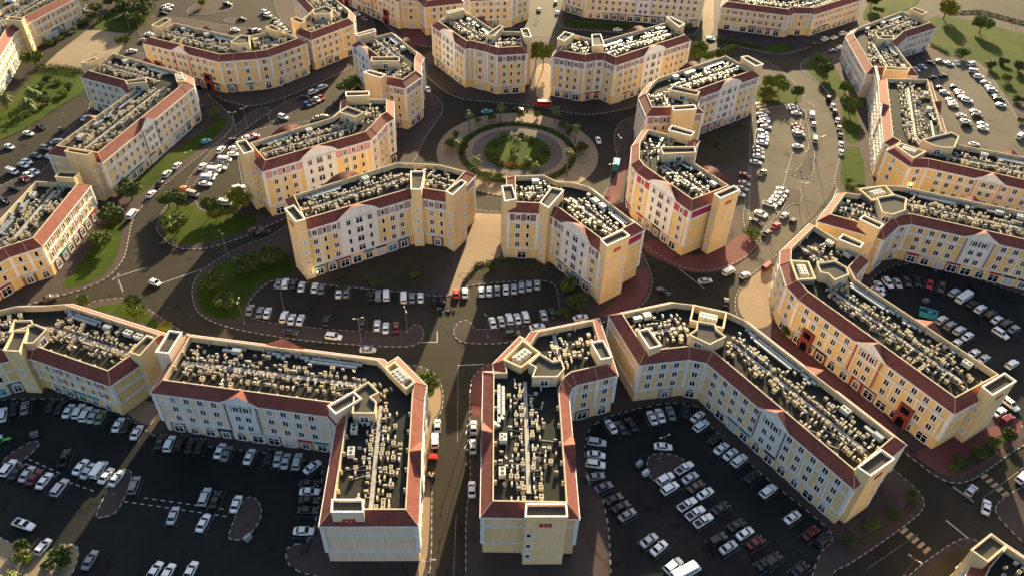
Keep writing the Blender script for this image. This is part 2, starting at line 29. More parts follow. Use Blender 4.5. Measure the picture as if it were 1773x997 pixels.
GROUND=[{"kind":"grass","poly":[[-95.75,173.72],[-96.42,181.06],[-88.52,191.93],[-77.04,197.76],[-72.77,193.43],[-67.83,184.34],[-72.98,181.8],[-77.54,178.77],[-79.65,170.62],[-79.02,162.53],[-83.92,162.03],[-90.35,163.68]],"h":0.14,"sm":2},{"kind":"soil","poly":[[-58.32,180.37],[-50.8,188.16],[-35.43,196.78],[-19.38,195.87],[-21.08,187.51],[-25.73,179.67],[-34.83,178.35],[-51.04,179.66]],"h":0.14,"sm":2},{"kind":"soil","poly":[[-15.08,182.74],[-11.04,190.97],[-3.75,193.75],[10.55,189.26],[13.57,184.3],[-3.08,184.8]],"h":0.14,"sm":2},{"kind":"soil","poly":[[15.91,183.87],[20.53,186.38],[22.22,176.04],[18.0,166.55],[14.92,166.39]],"h":0.14,"sm":2},{"kind":"grass","poly":[[-118.22,207.15],[-120.29,219.32],[-110.85,219.91],[-107.83,213.83],[-97.92,213.75],[-88.89,213.27],[-86.16,209.08],[-93.26,201.52],[-102.12,196.62],[-110.62,196.74],[-115.85,201.78]],"h":0.14,"sm":2},{"kind":"soil","poly":[[73.39,279.87],[86.99,287.04],[96.97,291.18],[93.87,274.36],[87.16,258.56],[71.16,256.23]],"h":0.14,"sm":2},{"kind":"grass","poly":[[-121.2,282.73],[-117.15,277.19],[-117.72,267.78],[-123.72,248.62],[-126.89,242.28],[-131.85,222.17],[-137.38,221.82],[-138.65,227.97],[-132.19,250.97],[-124.42,267.31]],"h":0.14,"sm":2},{"kind":"grass","poly":[[-137.44,213.73],[-132.91,212.3],[-129.54,202.57],[-125.87,190.4],[-125.29,180.31],[-130.49,173.99],[-136.94,172.83],[-135.49,181.15],[-135.63,195.91]],"h":0.14,"sm":2},{"kind":"grass","poly":[[21.7,394.48],[24.74,395.53],[57.8,394.66],[56.77,386.99],[28.87,386.0],[22.38,386.92]],"h":0.14,"sm":2},{"kind":"grass","poly":[[98.61,378.94],[123.09,371.15],[121.22,365.49],[104.64,372.36]],"h":0.14,"sm":2},{"kind":"grass","poly":[[120.67,366.81],[125.55,375.56],[132.6,374.76],[139.26,372.52],[130.17,364.89],[122.77,363.59]],"h":0.14,"sm":2},{"kind":"grass","poly":[[134.84,348.27],[139.39,357.01],[149.34,362.46],[150.32,351.44],[147.0,318.44],[142.71,317.01],[138.47,329.15]],"h":0.14,"sm":2},{"kind":"grass","poly":[[142.47,315.34],[149.81,317.55],[139.0,277.48],[132.11,277.92]],"h":0.14,"sm":2},{"kind":"grass","poly":[[131.12,274.65],[138.73,275.18],[130.13,243.19],[125.39,241.74],[121.25,245.74],[125.24,258.98]],"h":0.14,"sm":2},{"kind":"grass","poly":[[218.35,417.17],[236.06,422.08],[263.99,399.29],[289.73,376.23],[250.08,304.76],[217.7,318.27],[226.92,362.25],[213.12,366.43],[208.48,376.32],[209.66,394.52]],"h":0.14,"sm":2},{"kind":"grass","poly":[[218.98,482.85],[240.54,474.99],[221.68,434.27],[196.26,416.78],[181.22,408.96],[192.23,433.21]],"h":0.14,"sm":2},{"kind":"grass","poly":[[103.92,309.73],[105.06,320.83],[115.77,339.28],[126.37,328.21],[124.81,312.38],[113.94,309.41]],"h":0.14,"sm":2},{"kind":"grass","poly":[[-124.71,164.9],[-118.59,166.49],[-112.2,167.6],[-104.67,162.19],[-97.46,155.31],[-104.72,159.24],[-115.18,162.39]],"h":0.14,"sm":2},{"kind":"grass","poly":[[-28.37,142.14],[-23.19,144.96],[-20.04,140.43],[-19.51,135.11],[-24.63,134.47]],"h":0.14,"sm":2},{"kind":"soil","poly":[[75.13,92.59],[77.98,95.54],[93.16,105.12],[97.42,109.26],[97.92,107.68],[96.33,105.25],[81.93,95.69],[76.69,92.23]],"h":0.14,"sm":2},{"kind":"soil","poly":[[110.75,118.16],[129.47,130.75],[132.09,129.92],[128.02,126.02],[116.74,118.76],[111.48,116.47]],"h":0.14,"sm":2},{"kind":"soil","poly":[[92.71,89.8],[101.51,95.74],[107.32,97.12],[101.16,88.77],[90.14,83.09]],"h":0.14,"sm":2},{"kind":"sand","poly":[[-213.53,319.98],[-213.84,335.96],[-211.86,361.68],[-191.71,366.33],[-185.94,336.39],[-193.07,319.27]],"h":0.14,"sm":0},{"kind":"dusty","poly":[[128.7,319.28],[134.32,301.46],[132.06,284.0],[126.35,261.17],[116.45,240.41],[104.52,223.97],[88.79,205.15],[81.23,195.55],[76.05,190.58],[69.3,191.94],[83.9,207.4],[79.81,217.67],[87.43,252.35],[103.25,304.37]],"h":0.004,"sm":1},{"kind":"grass","poly":[[-211.41,301.88],[-215.39,317.46],[-196.59,321.36],[-183.92,298.59],[-188.71,287.75],[-192.11,270.36],[-198.48,256.3],[-205.87,253.61],[-211.28,276.12]],"h":0.14,"sm":2},{"kind":"grass","poly":[[-212.32,365.93],[-211.56,395.0],[-195.63,400.59],[-185.59,374.18],[-188.44,359.52],[-203.41,361.72]],"h":0.14,"sm":2},{"kind":"sand","poly":[[91.57,380.49],[101.21,433.26],[110.7,481.94],[116.41,482.53],[107.12,433.83],[97.65,381.74]],"h":0.13,"sm":1},{"kind":"redpave","poly":[[41.28,202.41],[54.07,191.68],[64.09,190.78],[75.03,198.2],[82.72,207.33],[79.25,214.95],[66.91,201.4],[57.07,199.31],[46.91,209.75]],"h":0.135,"sm":2},{"kind":"redpave","poly":[[31.93,233.94],[36.1,241.84],[39.33,252.47],[43.91,266.43],[39.13,237.41],[35.5,226.12]],"h":0.135,"sm":2},{"kind":"redpave","poly":[[25.01,169.68],[30.51,173.84],[41.88,195.43],[44.05,188.24],[40.59,176.48],[30.42,168.19]],"h":0.135,"sm":2},{"kind":"redpave","poly":[[-9.87,142.38],[-6.95,146.61],[-2.1,149.5],[-3.02,143.78],[-6.64,140.43],[-6.38,129.42],[-9.51,129.28]],"h":0.135,"sm":2},{"kind":"redpave","poly":[[-59.67,362.39],[-44.26,355.53],[-47.14,371.94],[-59.36,381.84]],"h":0.135,"sm":2},{"kind":"redpave","poly":[[101.49,122.15],[113.0,127.2],[129.61,132.67],[136.93,135.92],[130.73,127.06],[116.43,118.05],[111.12,115.61],[106.85,116.28]],"h":0.135,"sm":2},{"kind":"redpave","poly":[[80.0,168.74],[86.07,159.34],[101.97,129.52],[97.28,124.67],[85.31,144.78],[75.37,163.57]],"h":0.135,"sm":2},{"kind":"tan","poly":[[69.77,181.26],[75.92,189.99],[85.14,197.86],[83.87,184.78],[78.26,168.65],[72.39,165.37],[68.61,171.95]],"h":0.135,"sm":2},{"kind":"tan","poly":[[-13.46,219.59],[-4.41,219.44],[-4.0,195.83],[-11.19,190.38],[-15.58,182.15],[-16.53,175.83],[-19.35,175.95],[-17.8,187.69],[-15.09,207.72]],"h":0.135,"sm":0},{"kind":"tan","poly":[[-25.24,144.86],[-19.72,141.92],[-17.68,136.82],[-17.55,130.46],[-19.58,126.91],[-17.41,104.53],[-16.41,91.16],[-16.93,84.32],[-18.16,84.27],[-22.05,134.59]],"h":0.135,"sm":2},{"kind":"tan","poly":[[-100.2,128.03],[-89.06,121.01],[-90.32,129.46],[-96.22,131.15]],"h":0.135,"sm":2},{"kind":"tan","poly":[[6.99,341.63],[15.68,343.6],[13.48,304.0],[7.51,303.55]],"h":0.135,"sm":2}]
MARKS=[{"pts":[[-122.51,178.79],[-115.1,183.99]],"w":0.18,"kind":"white"},{"pts":[[-107.4,176.87],[-97.17,184.42]],"w":0.18,"kind":"white"},{"pts":[[-120.79,178.06],[-117.14,172.57]],"w":0.15,"kind":"white"},{"pts":[[102.97,103.2],[106.08,98.82]],"w":0.3,"kind":"white"},{"pts":[[108.48,112.65],[111.75,108.56]],"w":0.3,"kind":"white"},{"pts":[[53.06,193.68],[60.11,183.49]],"w":0.2,"kind":"white"},{"pts":[[-14.16,147.14],[-7.02,147.93]],"w":0.22,"kind":"white"},{"pts":[[-12.3,120.78],[-14.13,146.7]],"w":0.14,"kind":"faint"},{"pts":[[-25.51,155.64],[-20.76,155.88],[-21.19,160.37]],"w":0.2,"kind":"white"},{"pts":[[115.32,235.81],[119.79,244.47]],"w":0.2,"kind":"white"},{"pts":[[-10.98,100.15],[-10.38,84.57]],"w":0.12,"kind":"faint"},{"pts":[[114.08,109.46],[128.9,119.28]],"w":0.15,"kind":"faint"},{"pts":[[80.08,90.01],[94.7,99.11]],"w":0.12,"kind":"faint"},{"pts":[[91.83,100.34],[96.02,94.38]],"w":2.2,"kind":"zebra"},{"pts":[[117.41,116.38],[120.93,110.22]],"w":2.2,"kind":"zebra"},{"pts":[[-114.79,111.08],[-104.55,107.01]],"w":0.22,"kind":"dash"},{"pts":[[-114.81,109.73],[-105.44,106.0]],"w":0.22,"kind":"dash"},{"pts":[[-102.26,105.0],[-94.71,102.61]],"w":0.22,"kind":"dash"},{"pts":[[-87.51,100.41],[-61.97,97.34]],"w":0.22,"kind":"dash"},{"pts":[[-83.28,101.51],[-63.21,99.25]],"w":0.22,"kind":"dash"}]
ROWS=[["upper left row, middle car park","l"],["lower left row, middle car park","l"],["kerb below the middle car park","l"],["upper right row, middle car park","l"],["lower right row, middle car park","l"],["left kerb of the bottom centre street","t"],["right kerb of the bottom centre street","t"],["row by the shuttered block, lower left","l"],["row under the long cream facade, lower left","l"],["second row, dark lower left car park","l"],["thinly filled row, lower left car park","l"],["bottom edge, lower left car park","l"],["column beside the pale end-wall block","t"],["left column, dark lower right car park","t"],["curved top row, lower right car park","l"],["above the paved island, lower right car park","l"],["row along the white pediment facade","l"],["upper middle row, lower right car park","l"],["lower middle row, lower right car park","l"],["crossroads with striped crossings, lower right","l"],["junction around the maroon paved corner","l"],["left column, sunlit car park","t"],["middle column, sunlit car park","t"],["road side of the sunlit car park","t"],["right kerb of the sunlit road","t"],["stack on the sunlit paved triangle","t"],["below the sunlit paved triangle","l"],["shade beside the red-framed window block","t"],["curved row, shaded right edge car park","l"],["middle row, shaded right edge car park","l"],["lower row, shaded right edge car park","l"],["behind the red portico block end","t"],["edge row of the lawn-side car park","l"],["centre rows, lawn-side car park","t"],["street by the top curved-gable block","l"],["road around the roundabout and above","l"],["sunlit street gap at the top","t"],["small car park beside blue-white block","l"],["shaded rows behind the top left V-block","l"],["street between yellow blocks, top centre","l"],["car parks at the top left","l"],["road by the cream orange-roofed block","l"],["dark road below the top left V-block","l"],["shaded car park, left edge","t"],["island car park beside the left road","t"],["left road and its bend","t"],["road behind the V-shaped block","l"]]
PLACES=["on the outer ring of the roundabout","in the flower garden of the roundabout","between the two five-storey blocks above the roundabout","on the grass behind the long white facade block","on the grass at the head of the sunlit car park","on the grass strip along the sunlit road","on the sunlit park lawn","along the edge of the park lawn","on the lawn in the top right corner","on the grass strip at the far left","on the grass island at the left road bend","on the grass corner beside the yellow block","on the grass pocket beside the central street","on the shaded corner by the maroon paving","in front of the V-shaped block","on the dark bed beside the middle car park","on the dark lawn left of the middle car park","on the bare bed at the lower right","on the bare bed by the maroon paving","at the bottom left corner","on the lawn at the left","beside the sandy lot at the top left","in front of the three-storey block in the top left corner","on the verge at the top left","on the dark grove at the top left","on the car park island at the top left","beside the pale blue-white block","on the grass strip at the left","in front of the long pale block at the top","beside the red portico block"]
CARS=[[39.76,87.27,0.511,"white","minibus",13],[37.34,88.81,0.674,"white","suv",13],[34.7,93.01,0.717,"white","sedan",13],[32.71,94.79,0.65,"silver","sedan",13],[-44.57,94.06,0.035,"white","sedan",12],[28.37,101.13,0.624,"grey","sedan",13],[50.26,93.76,0.566,"silver","sedan",18],[27.08,103.22,0.535,"black","sedan",13],[-66.33,83.65,1.423,"white","sedan",11],[-7.78,106.52,1.636,"white","sedan",6],[48.13,95.54,0.566,"black","suv",18],[57.69,90.13,0.551,"black","sedan",17],[25.62,105.2,0.538,"black","sedan",13],[59.51,90.89,0.66,"black","suv",16],[-44.86,99.38,0.042,"black","sedan",12],[-71.0,82.95,1.383,"white","sedan",11],[65.01,89.04,0.649,"black","sedan",16],[45.8,100.31,0.586,"white","pickup",18],[56.62,95.15,0.557,"darkred","sedan",17],[23.4,108.46,0.435,"purple","sedan",13],[-73.86,83.37,1.324,"white","sedan",11],[44.25,102.23,0.59,"white","pickup",18],[-45.18,101.98,0.042,"black","sedan",12],[54.75,97.4,0.567,"white","sedan",17],[53.19,99.41,0.579,"black","sedan",17],[42.72,104.48,0.6,"white","pickup",18],[21.65,111.34,0.251,"grey","sedan",13],[-45.56,104.32,0.042,"white","sedan",12],[50.41,103.71,0.588,"black","sedan",17],[39.24,108.79,0.615,"white","suv",18],[-46.19,106.53,0.041,"black","sedan",12],[-67.4,95.19,1.436,"white","sedan",10],[21.86,114.88,-0.107,"white","suv",13],[47.44,107.68,0.599,"white","sedan",17],[-61.54,100.38,1.547,"white","sedan",10],[38.47,111.38,0.617,"white","suv",18],[45.54,109.54,0.606,"brown","sedan",17],[-8.28,118.98,1.63,"silver","sedan",6],[22.18,117.83,-0.106,"white","sedan",13],[69.85,98.0,0.656,"darkred","sedan",16],[72.14,96.33,0.656,"black","suv",16],[44.54,111.97,0.613,"silver","sedan",17],[-46.42,111.29,0.875,"white","sedan",8],[-66.59,101.26,1.571,"black","sedan",10],[-17.89,120.52,1.669,"white","suv",5],[66.68,102.06,0.608,"white","sedan",16],[-74.73,96.82,1.604,"silver","sedan",10],[43.56,114.79,0.615,"white","pickup",17],[-88.51,85.35,1.463,"grey","sedan",11],[-69.21,101.93,1.579,"silver","suv",10],[-50.35,112.64,1.6,"silver","suv",8],[22.55,121.58,-0.113,"silver","suv",13],[-53.16,112.69,1.607,"silver","sedan",8],[-8.5,124.96,1.627,"silver","sedan",6],[62.65,108.96,0.662,"white","suv",16],[-55.26,113.28,1.673,"silver","sedan",8],[-17.75,125.11,1.672,"silver","sedan",5],[39.13,121.05,-0.031,"white","sedan",15],[-57.38,113.88,1.629,"black","sedan",8],[59.75,112.78,0.675,"black","sedan",16],[-62.24,113.67,1.491,"white","sedan",8],[26.57,126.9,1.984,"white","sedan",14],[29.04,126.45,1.98,"black","sedan",14],[57.51,117.61,0.688,"white","suv",16],[31.82,127.7,1.968,"black","sedan",14],[55.73,119.46,0.693,"white","sedan",16],[53.74,121.15,0.698,"white","sedan",16],[-67.89,114.28,1.521,"grey","sedan",8],[-99.88,88.06,1.303,"white","hatchback",11],[-69.83,115.07,1.521,"white","sedan",8],[52.95,124.0,0.709,"black","sedan",16],[37.45,130.24,1.816,"white","sedan",14],[-86.47,104.37,1.649,"grey","suv",9],[39.65,131.11,1.755,"white","sedan",14],[49.83,128.13,0.682,"white","suv",14],[-75.01,116.24,1.55,"black","sedan",8],[42.48,132.02,1.7,"grey","sedan",14],[-77.38,116.13,1.564,"black","sedan",8],[-91.37,106.09,1.332,"white","sedan",9],[49.42,131.17,0.761,"white","sedan",14],[46.51,132.79,1.327,"black","sedan",14],[-106.61,93.19,-0.293,"white","pickup",11],[-80.06,116.9,1.571,"black","suv",8],[-94.11,106.79,1.35,"white","sedan",9],[-82.65,116.61,1.585,"white","suv",8],[-85.08,117.03,1.592,"black","sedan",8],[-96.41,108.33,1.36,"white","van",9],[-103.26,103.03,1.377,"silver","suv",9],[-98.83,107.9,1.368,"silver","sedan",9],[-101.09,108.96,1.37,"white","sedan",9],[-107.72,104.76,1.397,"white","sedan",9],[-91.99,119.77,1.516,"white","sedan",7],[-110.44,105.61,1.407,"darkred","sedan",9],[-106.01,111.27,1.725,"black","pickup",9],[-95.19,121.64,1.53,"black","sedan",7],[-112.64,106.49,1.425,"silver","sedan",9],[113.67,106.75,1.035,"white","sedan",19],[-97.47,121.9,1.537,"white","sedan",7],[-39.69,151.24,0.046,"silver","sedan",2],[-115.24,107.04,1.434,"black","sedan",9],[112.1,111.33,0.708,"silver","hatchback",19],[0.55,159.54,0.229,"black","suv",2],[-117.74,107.92,1.443,"white","suv",9],[-102.75,124.08,1.564,"green","sedan",7],[-104.78,124.37,1.564,"silver","sedan",7],[7.71,162.81,0.308,"white","sedan",2],[-50.13,155.8,-0.126,"white","suv",2],[-33.06,160.72,1.707,"darkred","sedan",1],[-5.3,164.1,1.795,"white","sedan",4],[-36.01,160.33,1.675,"white","sedan",1],[-106.89,124.84,1.577,"white","suv",7],[-2.79,164.73,1.785,"silver","sedan",4],[-38.65,161.16,1.68,"white","sedan",1],[-0.44,165.84,1.777,"white","suv",4],[1.93,166.21,1.771,"white","sedan",4],[-109.03,125.69,1.584,"white","suv",7],[-43.0,161.18,1.696,"black","sedan",1],[4.3,167.09,1.76,"white","suv",4],[-111.71,125.76,1.597,"white","sedan",7],[9.61,168.12,1.744,"silver","sedan",4],[20.54,167.43,0.387,"white","sedan",2],[-62.76,157.05,-0.124,"black","sedan",2],[12.36,168.77,1.733,"black","sedan",4],[-114.25,126.79,1.61,"black","sedan",7],[-53.57,162.11,1.684,"black","sedan",1],[126.52,115.59,0.629,"white","suv",19],[-116.69,127.25,1.616,"black","sedan",7],[-61.2,162.45,1.576,"white","sedan",1],[-63.75,162.57,1.587,"white","sedan",1],[-27.54,173.92,1.684,"white","sedan",0],[-30.11,173.52,1.693,"grey","sedan",0],[-123.11,126.19,1.966,"grey","sedan",7],[-66.15,163.43,1.592,"white","suv",1],[-32.57,173.65,1.703,"white","van",0],[-16.91,176.35,1.645,"red","sedan",3],[-14.29,176.76,1.64,"white","sedan",3],[-127.41,123.72,1.947,"white","suv",7],[-125.66,125.69,1.936,"black","sedan",7],[-9.23,177.57,1.621,"white","sedan",3],[-6.95,177.96,1.612,"white","sedan",3],[-4.48,178.37,1.612,"grey","sedan",3],[-37.92,174.42,1.715,"white","van",0],[-40.31,174.03,1.684,"grey","suv",0],[-42.34,173.66,1.693,"black","sedan",0],[-1.85,179.05,1.598,"white","sedan",3],[0.63,179.46,1.594,"silver","sedan",3],[-71.43,164.9,1.613,"white","sedan",1],[2.93,180.4,1.584,"silver","sedan",3],[-73.67,165.04,1.618,"grey","sedan",1],[5.24,181.08,1.575,"silver","sedan",3],[-50.07,174.84,1.631,"grey","sedan",0],[7.75,181.77,1.571,"silver","sedan",3],[-52.32,174.72,1.641,"white","sedan",0],[-76.79,165.88,1.629,"grey","sedan",1],[-57.9,176.29,1.621,"grey","sedan",0],[-60.11,176.71,1.626,"white","sedan",0],[46.67,180.85,-0.521,"black","sedan",20],[131.08,133.9,0.554,"darkred","suv",31],[-64.23,177.03,1.639,"white","sedan",0],[65.37,176.74,1.299,"black","sedan",20],[130.41,136.42,0.601,"white","sedan",31],[-66.93,177.98,1.648,"black","sedan",0],[-69.44,178.11,1.652,"white","suv",0],[-71.53,178.0,1.662,"grey","sedan",0],[134.48,139.21,-1.071,"white","suv",31],[60.68,186.61,0.24,"silver","sedan",20],[69.1,191.66,0.663,"white","van",20],[73.97,190.2,0.655,"white","hatchback",20],[134.95,156.16,0.609,"silver","sedan",30],[133.06,158.32,0.61,"white","sedan",30],[-108.74,176.49,-0.419,"white","hatchback",45],[129.59,162.17,0.621,"white","sedan",30],[142.03,154.27,0.598,"white","suv",31],[81.99,194.73,0.812,"darkred","van",20],[134.24,165.35,0.62,"white","sedan",30],[132.66,167.55,0.622,"silver","suv",30],[130.77,169.58,0.63,"grey","suv",30],[129.18,171.9,0.639,"silver","suv",30],[-136.78,168.03,0.583,"brown","sedan",45],[114.29,184.4,-0.897,"white","sedan",28],[115.59,186.92,-1.368,"white","sedan",28],[-83.07,203.64,0.43,"black","sedan",46],[144.58,166.89,-0.987,"white","suv",29],[-86.06,204.69,0.44,"brown","sedan",45],[118.8,188.47,-1.376,"white","suv",28],[121.91,188.64,-1.527,"silver","sedan",28],[149.53,169.13,0.612,"grey","sedan",29],[148.23,171.33,0.617,"black","suv",29],[146.41,173.1,0.621,"white","sedan",29],[125.19,189.66,-1.587,"brown","sedan",28],[145.36,175.31,0.627,"black","suv",29],[143.35,177.57,0.631,"white","suv",29],[141.63,179.62,0.632,"black","sedan",29],[128.59,189.84,-1.72,"black","sedan",28],[86.07,212.95,0.795,"black","sedan",26],[132.08,188.64,-2.02,"red","sedan",28],[140.52,182.66,0.637,"white","minibus",29],[135.04,187.09,-2.06,"brown","suv",28],[138.37,184.89,0.646,"silver","suv",29],[84.0,219.43,-0.772,"black","sedan",26],[83.68,219.66,-0.565,"black","sedan",27],[90.4,217.9,0.798,"red","sedan",26],[86.48,224.26,-0.785,"white","sedan",26],[86.81,224.71,-0.569,"white","sedan",27],[97.07,220.99,0.979,"black","hatchback",26],[-100.4,219.7,-0.174,"white","van",44],[94.94,224.28,0.797,"white","hatchback",26],[-99.01,224.8,0.498,"black","sedan",44],[-129.26,210.9,1.449,"white","van",45],[-98.87,226.95,0.494,"white","sedan",44],[91.26,230.57,-0.546,"white","pickup",25],[-98.86,229.2,0.504,"white","suv",44],[81.51,236.77,-0.467,"silver","sedan",27],[93.56,232.46,-0.548,"white","sedan",25],[-113.5,224.53,-0.363,"beige","van",44],[94.96,234.62,-0.553,"white","sedan",25],[83.28,240.3,-0.467,"grey","sedan",27],[96.57,237.14,-0.555,"white","sedan",25],[-118.34,227.3,1.428,"orange","sedan",45],[-111.3,231.27,-0.072,"white","sedan",44],[-127.8,223.44,1.452,"white","sedan",45],[84.87,243.89,-0.47,"grey","sedan",27],[98.11,240.33,-0.557,"white","sedan",25],[-111.44,234.94,-0.071,"white","van",44],[-111.23,237.62,-0.078,"white","sedan",44],[-127.17,230.05,1.451,"black","sedan",45],[86.26,249.54,-0.605,"darkred","sedan",27],[-111.05,240.43,-0.071,"white","van",44],[-109.23,242.38,-0.077,"white","sedan",44],[-109.11,244.64,-0.077,"black","sedan",44],[-126.85,236.4,1.45,"silver","suv",45],[93.22,251.78,0.857,"beige","pickup",21],[-116.03,242.44,1.425,"white","sedan",45],[-109.25,247.75,-0.076,"white","van",44],[-125.37,242.33,1.454,"white","sedan",45],[32.35,272.06,-1.444,"white","sedan",35],[-107.41,252.12,-0.082,"white","sedan",44],[92.39,259.31,-0.283,"silver","sedan",21],[-108.14,256.07,-0.075,"white","sedan",44],[-112.81,254.45,1.424,"white","suv",45],[-175.58,216.36,-0.428,"black","sedan",43],[94.53,263.9,-0.285,"white","sedan",21],[95.25,267.14,-0.29,"grey","sedan",21],[-105.45,264.42,0.416,"white","sedan",41],[-111.35,262.08,0.989,"black","sedan",41],[-176.27,224.08,-0.171,"black","sedan",43],[-103.51,265.7,0.247,"red","sedan",41],[95.67,269.91,-0.293,"grey","sedan",21],[-120.55,260.54,0.745,"cyan","hatchback",41],[-175.55,229.81,-0.441,"darkred","sedan",43],[-175.44,232.73,-0.448,"white","sedan",43],[98.28,274.4,-0.294,"white","sedan",21],[-174.43,234.96,-0.45,"white","sedan",43],[-13.14,292.86,0.361,"cyan","sedan",35],[-81.84,282.42,0.553,"beige","sedan",37],[99.2,277.04,-0.292,"white","suv",21],[-80.09,283.55,0.55,"beige","sedan",37],[112.24,272.94,-0.039,"white","sedan",22],[-0.1,295.87,0.076,"black","sedan",35],[99.83,279.83,-0.296,"silver","sedan",21],[-182.29,234.74,-0.421,"white","van",43],[-95.78,281.78,-0.454,"white","suv",37],[128.54,269.53,1.243,"white","sedan",24],[-180.64,239.36,-0.446,"white","sedan",43],[100.16,282.77,-0.299,"white","suv",21],[-173.39,245.0,-0.457,"white","sedan",43],[-180.58,241.92,-0.453,"white","sedan",43],[120.77,278.94,1.267,"beige","van",23],[-179.16,246.18,-0.457,"grey","sedan",43],[115.28,282.11,-0.043,"grey","suv",22],[130.42,275.99,1.243,"white","sedan",24],[102.8,287.68,-0.301,"beige","sedan",21],[-88.9,293.78,-0.792,"blue","sedan",37],[115.3,284.78,-0.042,"white","sedan",22],[102.06,290.65,-0.304,"blue","sedan",21],[-87.15,295.62,-0.858,"darkred","sedan",37],[-178.2,251.59,-0.307,"beige","suv",43],[116.32,287.42,-0.042,"red","sedan",22],[-85.67,298.26,-0.864,"white","sedan",37],[103.5,293.13,-0.308,"white","sedan",21],[-176.7,256.63,0.813,"silver","sedan",41],[-84.38,300.11,-0.869,"red","sedan",37],[116.12,290.01,-0.042,"black","sedan",22],[132.35,283.04,1.243,"black","sedan",24],[-91.76,299.55,0.416,"black","sedan",37],[103.73,295.68,-0.309,"blue","sedan",21],[-39.79,311.03,-1.245,"white","sedan",35],[103.55,298.52,-0.309,"white","sedan",21],[-192.16,251.71,-0.457,"white","sedan",43],[123.82,291.94,1.272,"white","hatchback",23],[-88.55,304.85,0.839,"white","suv",37],[-132.91,289.17,-0.319,"black","sedan",42],[133.75,289.49,1.212,"beige","sedan",24],[105.02,301.38,-0.316,"beige","sedan",21],[-85.45,309.7,0.845,"white","suv",37],[104.84,304.29,-0.314,"beige","sedan",21],[118.9,300.8,-0.041,"white","sedan",22],[-190.03,261.89,-0.284,"white","sedan",41],[-128.1,298.13,-0.326,"black","sedan",42],[105.12,307.43,-0.313,"beige","sedan",21],[125.3,299.83,1.274,"white","van",23],[135.01,295.98,1.153,"white","sedan",24],[-173.8,275.47,1.36,"white","sedan",41],[118.83,304.3,-0.045,"grey","sedan",22],[-188.08,267.25,-0.427,"black","sedan",41],[119.09,306.99,-0.045,"white","sedan",22],[136.31,303.84,1.157,"brown","suv",24],[-140.45,303.33,-0.511,"grey","sedan",42],[185.43,279.48,0.071,"white","sedan",33],[136.84,309.21,1.091,"white","sedan",24],[137.3,316.41,1.051,"black","suv",24],[189.28,295.55,-0.078,"black","suv",33],[195.19,293.21,-0.42,"white","sedan",33],[190.34,299.06,-0.078,"white","sedan",33],[207.97,287.36,0.812,"white","van",33],[196.61,296.71,-0.429,"white","sedan",33],[190.68,304.02,0.072,"white","sedan",33],[197.5,303.73,-0.251,"black","suv",33],[198.42,308.03,-0.255,"white","sedan",33],[190.85,312.86,-0.434,"beige","sedan",33],[191.57,315.39,-0.437,"silver","sedan",33],[191.94,318.34,-0.448,"white","sedan",33],[199.37,318.48,-0.445,"white","suv",33],[198.77,321.39,-0.448,"white","sedan",33],[192.39,325.91,-0.45,"white","sedan",33],[198.59,324.08,-0.45,"red","sedan",33],[212.93,315.34,-0.258,"white","sedan",32],[192.35,330.29,-0.453,"darkred","sedan",33],[-113.78,365.17,-0.285,"grey","sedan",38],[199.35,327.03,-0.45,"white","sedan",33],[-180.58,339.19,0.488,"white","sedan",40],[214.43,320.32,-0.261,"black","suv",32],[-115.56,368.64,-0.294,"white","sedan",38],[199.3,331.72,-0.458,"black","sedan",33],[49.38,384.61,0.086,"white","sedan",35],[214.95,323.33,-0.265,"black","sedan",32],[95.64,377.72,-0.489,"white","sedan",35],[-132.15,366.62,-0.372,"black","suv",40],[-130.42,367.32,0.672,"white","suv",38],[192.95,341.2,0.441,"black","sedan",33],[-119.71,373.61,-0.296,"silver","sedan",38],[215.4,328.99,-0.269,"silver","suv",32],[-140.91,367.66,-0.088,"white","sedan",40],[-179.66,351.85,-0.11,"beige","sedan",40],[-80.64,387.24,-0.83,"grey","sedan",39],[215.86,332.71,-0.272,"silver","sedan",32],[198.97,343.39,0.221,"black","sedan",33],[188.17,349.46,-1.003,"silver","sedan",32],[-122.21,377.7,-0.298,"white","sedan",38],[154.17,367.81,0.407,"blue","sedan",34],[216.12,337.53,-0.274,"silver","sedan",32],[-179.8,358.65,0.086,"white","sedan",40],[192.55,352.72,-1.017,"silver","sedan",32],[-124.48,382.26,-0.295,"green","sedan",38],[-85.17,393.73,-0.826,"white","sedan",39],[146.92,375.65,0.581,"black","sedan",34],[159.13,372.25,0.526,"white","sedan",34],[215.52,343.46,-0.087,"white","suv",32],[18.88,405.07,1.504,"white","sedan",36],[-141.7,381.66,-0.09,"black","sedan",40],[9.09,408.22,1.663,"beige","sedan",36],[-129.88,387.22,-0.417,"white","suv",38],[198.56,357.3,-1.035,"black","sedan",32],[215.78,349.3,-0.279,"silver","van",32],[154.17,381.71,0.583,"white","suv",34],[-132.12,391.37,-0.415,"white","suv",38],[207.22,357.35,-0.527,"white","sedan",32],[203.91,360.06,-0.312,"beige","sedan",32],[159.8,384.41,0.582,"white","sedan",34],[211.76,358.71,-1.706,"white","sedan",32],[218.16,357.59,0.488,"white","van",32],[18.24,419.09,1.504,"black","sedan",36],[166.04,390.19,0.581,"white","suv",34],[-182.96,385.66,-0.094,"black","sedan",40],[-154.58,400.05,-0.091,"black","suv",40],[-183.11,391.22,-0.088,"white","sedan",40],[-184.99,393.88,-0.087,"silver","sedan",40],[-183.72,396.05,-0.091,"white","sedan",40],[-222.97,386.29,-0.721,"grey","sedan",40],[-223.85,390.83,-0.725,"silver","sedan",40],[-265.63,394.02,0.347,"white","sedan",40]]
